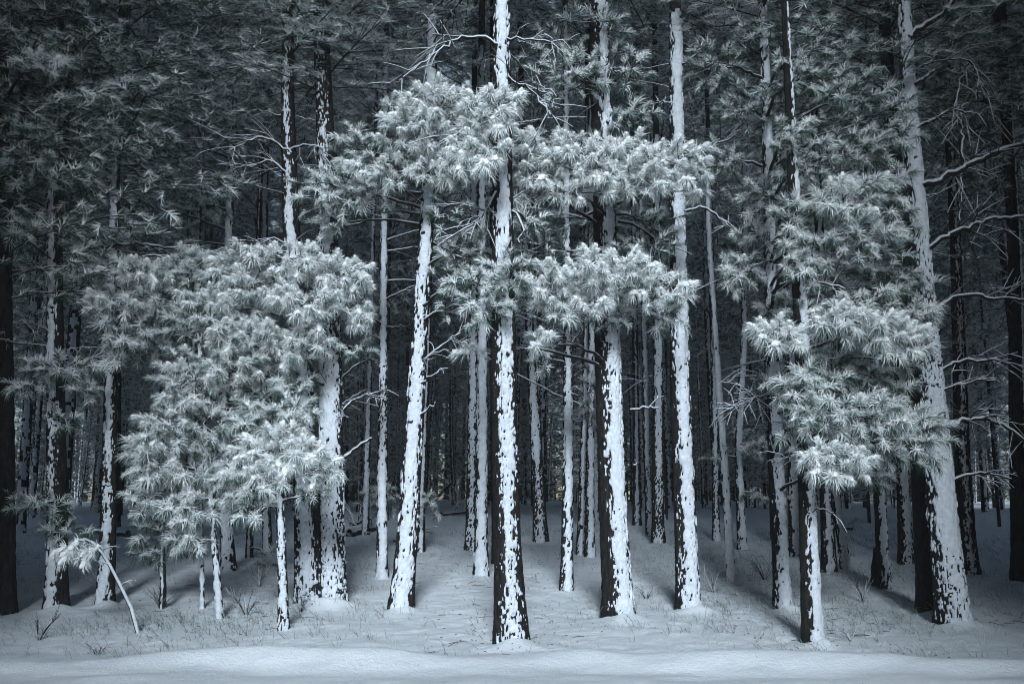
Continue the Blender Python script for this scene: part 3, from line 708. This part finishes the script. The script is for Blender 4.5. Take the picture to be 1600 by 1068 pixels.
for i, (k, pts, w0, w1, tg) in enumerate([
 ('F', [(1442, 290), (1462, 282), (1500, 266), (1550, 240), (1610, 220)], 13, 9, 4),
 ('F', [(1452, 388), (1485, 366), (1530, 346), (1610, 336)], 10, 6, 5),
 ('F', [(1462, 487), (1475, 470), (1500, 461), (1560, 464), (1620, 470)], 9, 5, 4),
 ('F', [(1466, 580), (1500, 564), (1550, 562), (1610, 576)], 7, 4, 4),
 ('F', [(1470, 612), (1505, 596), (1555, 594)], 5, 3, 3),
 ('F', [(1474, 674), (1500, 657), (1540, 652), (1570, 664), (1605, 694)], 9, 6, 4),
 ('F', [(1484, 756), (1510, 741), (1540, 736), (1580, 748)], 7, 4, 4),
 ('F', [(1432, 200), (1455, 186), (1490, 172), (1520, 175)], 7, 4, 5),
 ('F', [(1420, 60), (1440, 45), (1475, 18), (1500, -10)], 13, 9, 3),
 ('F', [(1428, 132), (1445, 125), (1460, 110)], 9, 5, 0),
 ('F', [(1440, 100), (1480, 92), (1515, 92), (1530, 120), (1545, 150)], 4, 3, 4),
 ('F', [(1515, 92), (1500, 130), (1490, 170)], 5, 3, 2),
 ('F', [(1428, 215), (1395, 198), (1375, 215)], 5, 3, 3),
 ('F', [(1500, 172), (1504, 250), (1500, 345)], 5, 3, 4),
 ('A', [(782, 70), (755, 57), (720, 58), (690, 78), (645, 112)], 7, 3, 4),
 ('A', [(790, 60), (830, 62), (870, 64)], 5, 3, 4),
 ('A', [(778, 190), (740, 195), (700, 215)], 5, 3, 4),
 ('A', [(775, 300), (758, 335), (735, 355), (718, 362)], 6, 3, 4),
 ('A', [(800, 330), (818, 345), (812, 380)], 6, 4, 1),
 ('A', [(795, 120), (830, 140), (860, 180)], 4, 3, 5),
 ('C', [(985, 640), (1008, 634), (1030, 637)], 5, 3, 1),
 ('C', [(965, 345), (995, 350), (1022, 372), (1035, 420)], 6, 4, 2),
 ('C', [(990, 728), (998, 722)], 4, 3, 0),
 ('D', [(1050, 390), (1030, 372), (1010, 352)], 5, 3, 3),
 ('D', [(1066, 100), (1085, 88), (1100, 70)], 5, 3, 1),
 ('D', [(1048, 160), (1025, 158)], 4, 2, 2),
 ('D', [(1068, 245), (1100, 235), (1150, 210)], 5, 3, 3),
 ('D', [(1070, 330), (1100, 322), (1130, 345), (1160, 368)], 5, 3, 3),
 ('B', [(655, 600), (672, 588), (690, 575)], 5, 3, 1), ('B', [(655, 650), (668, 640), (680, 628)], 5, 3, 0),
 ('B', [(680, 240), (700, 215), (716, 195)], 4, 3, 2), ('B', [(665, 560), (680, 545), (720, 520)], 4, 3, 3), ('B', [(660, 500), (700, 480), (740, 470)], 4, 3, 4),
 ('E', [(537, 720), (555, 700), (580, 684)], 7, 5, 0), ('E', [(537, 640), (560, 618), (590, 612)], 5, 3, 3), ('E', [(535, 590), (555, 570), (580, 560)], 5, 3, 2),
 ('E', [(507, 662), (525, 650), (545, 652)], 4, 2, 3), ('K', [(455, 240), (420, 215), (385, 220), (360, 235)], 6, 3, 5), ('K', [(455, 275), (425, 250), (380, 262)], 5, 3, 5),
 ('K', [(452, 235), (480, 222), (505, 232)], 5, 3, 4), ('K', [(458, 385), (430, 370), (400, 380)], 4, 3, 4),
 ('m1', [(360, 240), (330, 232), (300, 245)], 4, 2, 4), ('m1', [(358, 262), (330, 245), (320, 240)], 4, 2, 3),
 ('M', [(176, 385), (215, 380), (262, 388), (300, 384)], 7, 4, 2), ('M', [(176, 385), (150, 372), (120, 372)], 5, 3, 3),
 ('L', [(86, 525), (50, 500), (25, 505)], 4, 2, 5), ('L', [(90, 590), (120, 560), (150, 563)], 4, 2, 3),
 ('I', [(1262, 690), (1285, 668), (1300, 640)], 5, 3, 3), ('I', [(1262, 800), (1285, 795), (1302, 800)], 4, 3, 1), ('I', [(1255, 430), (1290, 442), (1320, 452)], 6, 4, 3),
 ('J', [(1205, 640), (1180, 620), (1150, 600)], 4, 2, 5), ('J', [(1206, 610), (1175, 625), (1140, 640)], 4, 2, 5)]):
    limb(k, pts, w0 * .8, w1 * .75, twigs=int(tg * 1.8), seed=i)

# bent sapling in the left foreground
p0 = hit(219, 988)
root = thing('bent_sapling', 'thin sapling arched over to the left under snow, a few tufts at its drooping tip', 'sapling', tuple(p0))
px = [(219, 990), (205, 950), (188, 915), (172, 884), (158, 862), (146, 848), (132, 842), (118, 846), (106, 856)]
Q = np.array([list(at(x, y, p0.y) - p0) for x, y in px]); Q[0][2] -= .08
mb = MB(); mb.tube(Q, np.linspace(.027, .007, len(Q)), 7); st = obj('stem', mb.mesh('stem', [m_bark]), root)
mb = MB(); mb.tube(Q + np.array([.006, -.012, .010]), np.linspace(.024, .009, len(Q)), 7); obj('snow_coat', mb.mesh('snow_coat', [m_snow]), st)
for (i, x, y) in [(5, 110, 862), (6, 95, 860), (6, 128, 868), (7, 118, 850), (8, 92, 866), (8, 104, 870), (7, 140, 862), (5, 150, 858), (6, 135, 875)]:
    e = np.array(at(x, y, p0.y - .1) - p0)
    mb = MB(); T_ = bez(Q[i], (Q[i] + e) / 2 + np.array([0, 0, .02]), e, 5); mb.tube(T_, np.linspace(.007, .004, 5), 4)
    b_ = obj('twig', mb.mesh('twig', [m_wood]), root)
    d = Vector(T_[-1] - T_[-2]).normalized() * .6 + Vector((-.4, -.3, -.5))
    o = obj('needle_tuft', TUFTS[3 if random.random() < .6 else 2][random.randrange(6)][0], b_)
    o.matrix_local = Matrix.Translation(Vector(e)) @ frame(d.normalized()).to_4x4() @ Matrix.Scale(.95, 4)
for i in (2, 3, 4):
    o = obj('branch', DEAD[9], root, Q[i]); o.rotation_euler = (0, -.3, (0.2, 3.6, .9)[i - 2]); o.scale = (.6, .6, .6)

# ------------------------------------------------------------------ random forest farther back
WEB, STOP = 0.0, 99.0
FT = []
for i in range(7):
    r = np.random.default_rng(900 + i); hh = 19
    P = [[0, 0, -.4], [r.normal(0, .08), r.normal(0, .08), hh * .35], [r.normal(0, .25), r.normal(0, .2), hh * .7], [r.normal(0, .3), 0, hh]]
    V, dp = trunk_surface(P, [.15, .125, .09, .03], .11, 16, i * 5.3, math.radians(r.uniform(-10, 20)), math.radians([52, 44, 38, 56, 30, 20, 48][i]), .3, cover_fn=True)
    b_ = MB(); b_.grid(V, close=True, face_mi=(dp[:-1] > .02).astype(int)); FT.append(b_.mesh('far_trunk', [m_bark, m_snow]))
def dead_bunch(seed, n, z0, z1):
    r = np.random.default_rng(seed); mb = MB()
    for q in range(n):
        z = z0 + (z1 - z0) * r.random() ** .8; a = r.uniform(0, 6.3); L = r.uniform(.5, 2.0) * (.5 + .5 * (z - z0) / (z1 - z0))
        d = np.array([math.cos(a), math.sin(a), 0])
        P = bez((0, 0, z), d * L * .5 + np.array([0, 0, z + .2 * L]), d * L + np.array([r.normal(0, .2), r.normal(0, .2), z + r.uniform(-.5, .2) * L]), 6)
        mb.tube(P, np.linspace(.017, .007, 6), 3); mb.tube(P + np.array([0, 0, .011]), np.linspace(.013, .006, 6), 3, 1)
        for w in range(2):
            j = r.integers(2, 5); e = P[j] + (d + r.normal(0, .6, 3)) * L * .35
            mb.tube(np.array([P[j], (P[j] + e) / 2 + [0, 0, .04], e]), [.009, .007, .005], 3, int(r.random() < .6))
    return mb.mesh('bare_branches', [m_wood, m_snow])
BUNCH = [dead_bunch(50 + i, 42, 1.8, 9.5) for i in range(5)]
taken = [(v[1][0][0], v[1][0][1]) for v in ALL.values()]
WEB = 0; STOP = 99.0
rf = np.random.default_rng(77)
LABF = 'slender snow-streaked pine, one of many deep in the dim forest'
nfar = 0
GAPS = [(90, 'left of the shadowed far left pine'), (168, 'between the two shadowed left pines'), (345, 'behind the bent sapling and left snowy boughs'), (520, 'behind the left young pines'),
        (625, 'between the broad crusted pine and the leaning pine'), (800, 'between the leaning pine and the central pine'), (965, 'between the central and thick dark-edged pines'),
        (1075, 'just right of the thick dark-edged pine'), (1222, 'right of the straight snowy pine'), (1269, 'just left of the leafy roadside pine'), (1450, 'right of the leafy roadside pine'), (9999, 'right of the big white pine')]
def far_tree(x, y, s, crown_z, label, group, name='pine_tree', ci=None):
    root = thing(name, label, 'pine tree', (x, y, float(ground(x, y))), group, 0.0)
    i = rf.integers(len(FT)); sz = s * rf.uniform(.9, 1.1)
    o = obj('trunk', FT[i], root); o.scale = (s * rf.uniform(.5, 1.25),) * 2 + (sz,)
    o.rotation_euler = (rf.normal(0, .014), rf.normal(0, .032), rf.uniform(-.2, .2))
    j = rf.integers(len(CROWNS)) if abs(x) < .36 * y else 6  # outer trees take the low-frost crown, shade painted as darker needles
    o = obj('crown', CROWNS[j], root, (0, 0, crown_z)); o.rotation_euler = (0, 0, rf.uniform(0, 6.3))
    k = max(.4, (19 * sz + .5 - crown_z) / CRH[j]); o.scale = (rf.uniform(.9, 1.25),) * 2 + (k,)
    if y > 32:      # the upper storey of the tall ones
        j2 = rf.integers(len(CROWNS)); hh = rf.uniform(7, 12)
        o = obj('crown', CROWNS[j2], root, (0, 0, 19 * sz - 2)); o.scale = (1.25, 1.25, hh / CRH[j2]); o.rotation_euler = (0, 0, rf.uniform(0, 6.3))
    o = obj('bare_branches', BUNCH[rf.integers(5)], root); o['kind'] = 'stuff'; o.rotation_euler = (0, 0, rf.uniform(0, 6.3)); o.scale = (.9, .9, min(1.1, crown_z / 9.0))
tries = 0
while nfar < 235 and tries < 20000:
    tries += 1
    y = 24 + 76 * rf.random() ** 1.15
    x = rf.uniform(-1, 1) * (.56 * y + 2)
    px_ = 800 + F * x / y
    if y < 31 and 330 < px_ < 1330: continue
    if 670 < px_ < 735 and y < 52: continue
    if any((x - a) ** 2 + (y - b_) ** 2 < 1.9 ** 2 for a, b_ in taken): continue
    taken.append((x, y)); nfar += 1
    gap = [g for e, g in GAPS if px_ < e][0]
    lab, grp = ('slender pine not far behind, ' + gap, 'nearer background pines ' + gap) if y < 42 else ('thin dim pine deep in the forest, ' + gap, 'deep forest pines ' + gap)
    far_tree(x, y, rf.uniform(.75, 1.15), rf.uniform(5.5, 9) - (1.5 if abs(px_ - 800) > 620 else 0), lab, grp)
# low young pines filling the understory
nlow = 0; tries = 0
def hh_skip(p): return 540 < p < 1180 and not (830 < p < 960)
LABY = 'low young pine growing among the far trunks in the dim forest'
while nlow < 64 and tries < 5000:
    tries += 1
    y = 25 + 50 * rf.random() ** 1.2; x = rf.uniform(-1, 1) * (.54 * y); px_ = 800 + F * x / y
    if 640 < px_ < 790 and y < 60: continue
    if y < 33 and hh_skip(px_): continue
    if any((x - a) ** 2 + (y - b_) ** 2 < 1.5 ** 2 for a, b_ in taken): continue
    taken.append((x, y)); nlow += 1
    gap = [g for e, g in GAPS if px_ < e][0]; root = thing('young_pine', 'low young pine in the dim understory, ' + gap, 'pine tree', (x, y, float(ground(x, y))), 'understory young pines ' + gap)
    hh = rf.uniform(2.5, 8.5)
    mb = MB(); mb.tube([(0, 0, -.2), (rf.normal(0, .05), 0, hh * .5), (0, 0, hh)], [.05, .04, .01], 6); obj('trunk', mb.mesh('trunk', [m_wood]), root)
    j = int(rf.choice([2, 5])); cb = rf.uniform(.15, .5) * hh; o = obj('crown', CROWNS[j], root, (0, 0, cb)); o.scale = (.6, .6, (hh - cb + .3) / CRH[j]); o.rotation_euler = (0, 0, rf.uniform(0, 6))
# mass of forest beyond
def beyond():
    r = np.random.default_rng(3); mb = MB()
    for q in range(620):
        y = r.uniform(92, 150); x = r.uniform(-1, 1) * (.62 * y + 12); z = float(ground(x, y)); hh = r.uniform(15, 24)
        mb.tube([(x, y, z - .5), (x + r.normal(0, .2), y, z + hh)], [.2, .05], 5, 3)
        lo = r.uniform(.2, 4) if q % 3 else 0.1; k = 330
        t = r.random(k) ** 1.1; rr = (3.1 * (1 - t) ** .6 + .3) * r.random(k) ** .5; a = r.uniform(0, 6.3, k)
        c = np.stack([x + rr * np.cos(a), y + rr * np.sin(a), z + lo + t * (hh - lo)], 1)
        V = c[:, None] + r.normal(0, .27, (k, 3, 3)) * np.array([1, 1, .6])
        mb.add(V.reshape(-1, 3), np.arange(3 * k).reshape(-1, 3), r.choice([0, 0, 1, 1, 2], k))
    o = obj('distant_forest', mb.mesh('distant_forest', [m_green, m_rime, m_frost, m_bark], False)); o['kind'] = 'stuff'
    o['label'] = 'unbroken mass of snowy pines closing the view'; o['category'] = 'forest'
beyond()
# ------------------------------------------------------------------ unseen trees added behind and beside the camera to shade the sides
def shade_spruce_mesh(seed, hgt, rad):
    r = np.random.default_rng(seed); mb = MB()
    nl = int(hgt / .42)
    for l in range(nl):
        t = l / nl; z = hgt * t; R0 = rad * (1 - t) ** .45 + .15
        for q in range(15):
            a = q * 2 * math.pi / 15 + r.uniform(0, .6); L = R0 * r.uniform(.7, 1.15)
            d = np.array([math.cos(a), math.sin(a), 0]); sd2 = np.array([-d[1], d[0], 0])
            w = .16 * L + .16; dr = r.uniform(.15, .5) * L
            V = [np.array([0, 0, z + .2]), d * L * .5 + sd2 * w + [0, 0, z - dr * .3], d * L * .5 - sd2 * w + [0, 0, z - dr * .5 - .1], d * L + [0, 0, z - dr]]
            mb.add(V, [[0, 2, 1], [1, 2, 3]], int(r.choice([0, 0, 1, 2])))
    mb.tube([(0, 0, -1), (0, 0, hgt)], [.14, .02], 6, 3)
    return mb.mesh('crown', [m_green, m_rime, m_frost, m_bark], False)
SHADE_SPR = [shade_spruce_mesh(1, 38, 2.6), shade_spruce_mesh(2, 36, 2.9)]
SHADE_HIGH = [shade_spruce_mesh(5, 15, 3.0), shade_spruce_mesh(6, 17, 2.7)]
LABS = 'tall dense spruce added unseen across the road to shade the wood'
bx = []
for row, (y, x0) in enumerate([(-11.5, 7.5), (-14, 8.8), (-16.8, 7.7), (-19.5, 9.7)]):
    for q in range(9):
        for sgn in (-1, 1): bx.append((sgn * (x0 + q * 2.7), y + rf.normal(0, .3)))
for (x, y) in bx:
    root = thing('shade_spruce', LABS, 'added shade tree', (x, y, 0), 'added shade spruces across the road')
    o = obj('crown', SHADE_SPR[rf.integers(2)], root, (0, 0, .6)); o.rotation_euler = (0, 0, rf.uniform(0, 6)); o.scale = (1, 1, rf.uniform(.95, 1.08))
for (x, y, cz) in [(-6.2, -15, 19), (-3.9, -13, 24), (-1.3, -15.5, 28), (1.3, -13, 27), (3.9, -15.5, 27), (6.4, -13, 19), (-5.2, -18, 27), (-2.6, -18.5, 29), (0, -18, 30), (2.6, -18.5, 29), (5.2, -18, 27)]:  # high crowns added out of view to cap the lit opening
    root = thing('pine_tree', 'very tall pine added unseen across the road, its high crown blocking light', 'pine tree', (x, y, 0), 'added tall shade pines across the road')
    o = obj('trunk', FT[rf.integers(7)], root); o.scale = (1.6, 1.6, 2.15)
    o = obj('crown', SHADE_HIGH[rf.integers(2)], root, (0, 0, cz)); o.rotation_euler = (0, 0, rf.uniform(0, 6))
for sgn in (-1, 1):  # unseen spruces added beside the frame to darken the edges
    for (x, y) in [(8.1, 6.3), (9.3, 8.2), (9.6, 4), (8.2, 1.5), (8.2, -1.5), (10.2, 11), (11, 12.5), (13, 14.5), (10.5, 9.5), (13.5, 10.5), (12.5, 7.5), (15.5, 12.5), (11.6, 17), (14.5, 18)]:
        root = thing('shade_spruce', 'dense spruce added out of view beside the wood to shade its edge', 'added shade tree', (sgn * x, y - .5, float(ground(sgn * x, y))), 'added shade spruces beyond the edges of the view')
        o = obj('crown', SHADE_SPR[rf.integers(2)], root, (0, 0, .6)); o.rotation_euler = (0, 0, rf.uniform(0, 6)); o.scale = (.8, .8, .7)

# ------------------------------------------------------------------ ground
xs = np.unique(np.concatenate([np.linspace(-110, -13, 50), np.arange(-13, 13, .065), np.linspace(13, 110, 50)]))
def sheet(name, ys):
    X, Y_ = np.meshgrid(xs, ys)
    Z = ground(X, Y_)
    b_ = MB(); b_.grid(np.stack([X, Y_, Z], -1)); o = obj(name, b_.mesh(name, [m_ground])); o['kind'] = 'structure'; return o
sheet('road', np.concatenate([np.linspace(-32, 7.5, 40), np.arange(7.56, 10.3, .055)]))
ya = np.arange(7.56, 10.3, .055)[-1]
sheet('snow_bank', np.r_[ya, np.arange(ya + .05, 11.7, .045), 11.7])
sheet('forest_floor', np.concatenate([[11.7], np.arange(11.75, 20, .06), np.arange(20, 36, .14), np.linspace(36.2, 160, 120)]))

# dead grass and weeds poking through the snow
def weeds():
    r = np.random.default_rng(5); mb = MB(); n = 0
    Vs, Ts = [], []
    for _ in range(30000):
        y = 11.3 + 24 * r.random() ** 1.3; x = r.uniform(-1, 1) * (.55 * y)
        dn = float(noise(x * .6, y * .6, 8.)) + .5 * float(noise(x * 2, y * 2, 1.))
        pxx = 800 + F * x / y
        dens = .22 + (.6 if y > 13 else 0) * (1 if pxx > 900 or pxx < 620 else .45) * max(0, dn + .35)
        if y < 12.6: dens *= .35
        dens *= .25 + 1.5 * max(0, float(noise(x * .25, y * .3, 21.)) + .3)
        if r.random() > dens: continue
        z = float(ground(x, y)); k = r.integers(1, 5)
        for q in range(k):
            hgt = r.uniform(.04, .20) * (1.3 if r.random() < .1 else 1); a = r.uniform(0, 6.3); ln = r.uniform(.1, 2.2)
            o = np.array([x + r.normal(0, .03), y + r.normal(0, .03), z - .02])
            m_ = o + np.array([math.cos(a) * ln * hgt * .4, math.sin(a) * ln * hgt * .4, hgt * .7])
            t_ = o + np.array([math.cos(a) * ln * hgt, math.sin(a) * ln * hgt, hgt * r.uniform(.7, 1)])
            w = np.array([.0018, 0, .0012])
            Vs.append([o - w, o + w, m_ + w * .8, m_ - w * .8, t_]); Ts.append(np.array([[0, 1, 2], [0, 2, 3], [3, 2, 4]]) + n); n += 5
    mb.add(np.array(Vs).reshape(-1, 3), np.array(Ts).reshape(-1, 3), np.repeat(np.where(r.random(len(Vs)) < .45, 1, 0), 3))
    o = obj('dry_grass', mb.mesh('dry_grass', [m_weed, m_rime], False)); o['kind'] = 'stuff'
    o['label'] = 'thin dead grass stalks poking through the snow'; o['category'] = 'grass'
weeds()
def litter():
    r = np.random.default_rng(9); mb = MB()
    for _ in range(3000):
        y = 11.2 + 16 * r.random() ** 1.4; x = r.uniform(-1, 1) * (.54 * y)
        if float(noise(x * .5, y * .5, 31.)) < -.1: continue
        a = r.uniform(0, 6.3); L = r.uniform(.015, .05) if r.random() < .88 else r.uniform(.08, .26)
        p = np.array([x, y, float(ground(x, y)) + .006]); d = np.array([math.cos(a), math.sin(a), r.uniform(-.02, .15)]) * L
        q = p + d; q[2] = max(q[2], float(ground(q[0], q[1])) + .004)
        mb.tube(np.array([p, (p + q) / 2 + [0, 0, .006], q]), [.003, .004, .002], 4)
    o = obj('forest_litter', mb.mesh('forest_litter', [m_weed])); o['kind'] = 'stuff'
    o['label'] = 'fallen twigs and bark flakes scattered on the snow'; o['category'] = 'litter'
litter()

# thin haze added to lift the dark depths: one closed box round everything
def haze():
    V = np.array([[x, y, z] for x in (-125, 125) for y in (-34, 170) for z in (-1.5, 50)], float)
    T = [[0, 1, 3], [0, 3, 2], [4, 6, 7], [4, 7, 5], [0, 4, 5], [0, 5, 1], [2, 3, 7], [2, 7, 6], [0, 2, 6], [0, 6, 4], [1, 5, 7], [1, 7, 3]]
    m = bpy.data.materials.new('haze'); m.use_nodes = True; nt = m.node_tree
    nt.nodes.remove(nt.nodes['Principled BSDF'])
    v = nt.nodes.new('ShaderNodeVolumePrincipled'); v.inputs['Color'].default_value = (.86, .93, 1, 1); v.inputs['Density'].default_value = HAZE
    nt.links.new(v.outputs[0], nt.nodes['Material Output'].inputs['Volume'])
    b_ = MB(); b_.add(V, T); o = obj('haze', b_.mesh('haze', [m], False)); o['kind'] = 'stuff'
HAZE = 0.0014
haze()

def shrub(px_, py_, hgt, n, lab, spread=.5):
    p = hit(px_, py_); r = np.random.default_rng(int(px_))
    root = thing('dry_shrub', lab, 'shrub', tuple(p))
    for q in range(n):
        a = r.uniform(0, 6.3); l = hgt * r.uniform(.5, 1.1); d = np.array([math.cos(a) * spread, math.sin(a) * spread, 1.0])
        mb = MB(); P = bez((0, 0, -.05), d * l * .5 * np.array([.6, .6, 1]), d * l + np.array([0, 0, -.1 * l]), 6); mb.tube(P, np.linspace(.006, .003, 6), 4)
        for w in range(3):
            j = r.integers(2, 6); e = P[j] + (d + r.normal(0, .7, 3)) * l * .3; mb.tube(np.array([P[j], e]), [.004, .0025], 3)
        obj('stem', mb.mesh('stem', [m_wood]), root)
shrub(60, 1000, .34, 9, 'small bare shrub in the snow near the lower left corner', .7)
shrub(152, 1022, .16, 7, 'low bare weed clump at the left end of the snow ridge', 1.1)
shrub(252, 950, .30, 12, 'dark brush at the foot of the small crooked pine', .9)
shrub(385, 960, .36, 12, 'bare shrub between the thin leaning young pine and the bright-crowned young pine', .8)
shrub(470, 955, .30, 8, 'thin bare shrub just right of the foot of the bright-crowned young pine', .6)
shrub(405, 915, .4, 10, 'twiggy shrub behind the young pines on the left', .7)
shrub(1195, 905, .45, 14, 'tangled bare shrub left of the medium white pine', .9)
shrub(1115, 925, .34, 9, 'bare shrub just right of the straight snowy pine', .8)
shrub(1350, 940, .34, 9, 'bare shrub between the leafy roadside pine and the dark snowless trunk', .8)
shrub(1010, 935, .24, 8, 'low weed clump right of the thick dark-edged pine', .9)
shrub(1330, 1000, .2, 6, 'low twigs in the snow right of the leafy roadside pine', 1.0)

# broken stump and fallen wood
p = hit(1368, 915)
root = thing('broken_stump', 'short broken stump at the foot of a pine, left of the dark snowless trunk', 'stump', tuple(p))
V, _ = trunk_surface([[0, 0, -.2], [.02, 0, .35], [.05, 0, .55]], [.085, .07, .05], .04, 18, 3.0, 0, .5, .2)
b_ = MB(); V[-1, ::3, 2] += .12; b_.grid(V, close=True); obj('wood', b_.mesh('wood', [m_bark]), root)
mb = MB(); V2, T2 = lump_arrays((.05, 0, .57), .05, 3, (1, 1, .5)); mb.add(V2, T2); obj('snow_cap', mb.mesh('snow_cap', [m_snow]), root)
def log(pa, pb, r0, lab, name='fallen_log', nb=5, rise=0.0):
    A, B = hit(*pa), hit(*pb); L = (B - A).length
    root = thing(name, lab, 'fallen wood', tuple(A)); r = np.random.default_rng(int(pa[0]))
    E = np.array(B - A) + np.array([0, 0, rise]); P = np.linspace(0, 1, 10)[:, None] * E + np.array([0, 0, r0 * .6]) + r.normal(0, .012, (10, 3))
    mb = MB(); mb.tube(P, np.linspace(r0, r0 * .6, 10), 9); tr = obj('stem', mb.mesh('stem', [m_bark]), root)
    ms = MB(); ms.tube(P + np.array([0, -.2 * r0, r0 * .5]), np.linspace(r0, r0 * .6, 10) * .85, 8); obj('snow_coat', ms.mesh('snow_coat', [m_snow]), tr)
    for q in range(nb):
        o = obj('branch', DEAD[r.choice([0, 1, 2, 9])], root, P[r.integers(1, 9)]); o.rotation_euler = (r.normal(0, .3), r.uniform(-1.3, -.2), r.uniform(0, 6.3))
log((545, 838), (592, 826), .10, 'dark fallen log with tangled twigs between the broad crusted pine and the slim pine', nb=9)
log((548, 822), (578, 812), .06, 'thinner fallen stem lying behind the dark fallen log', nb=8)
log((672, 790), (706, 806), .07, 'broken pole propped over the brush at the head of the clearing', nb=4, rise=1.1)
log((690, 806), (745, 800), .07, 'snowy brushwood heap across the head of the clearing', nb=12)
log((200, 838), (140, 832), .09, 'fallen log in the shade behind the dim pine on the left', nb=3)
log((1335, 828), (1290, 826), .08, 'fallen log far back under the low boughs on the right', nb=3)
log((640, 852), (615, 846), .05, 'snow-covered stick beside the foot of the slim pine', nb=4)
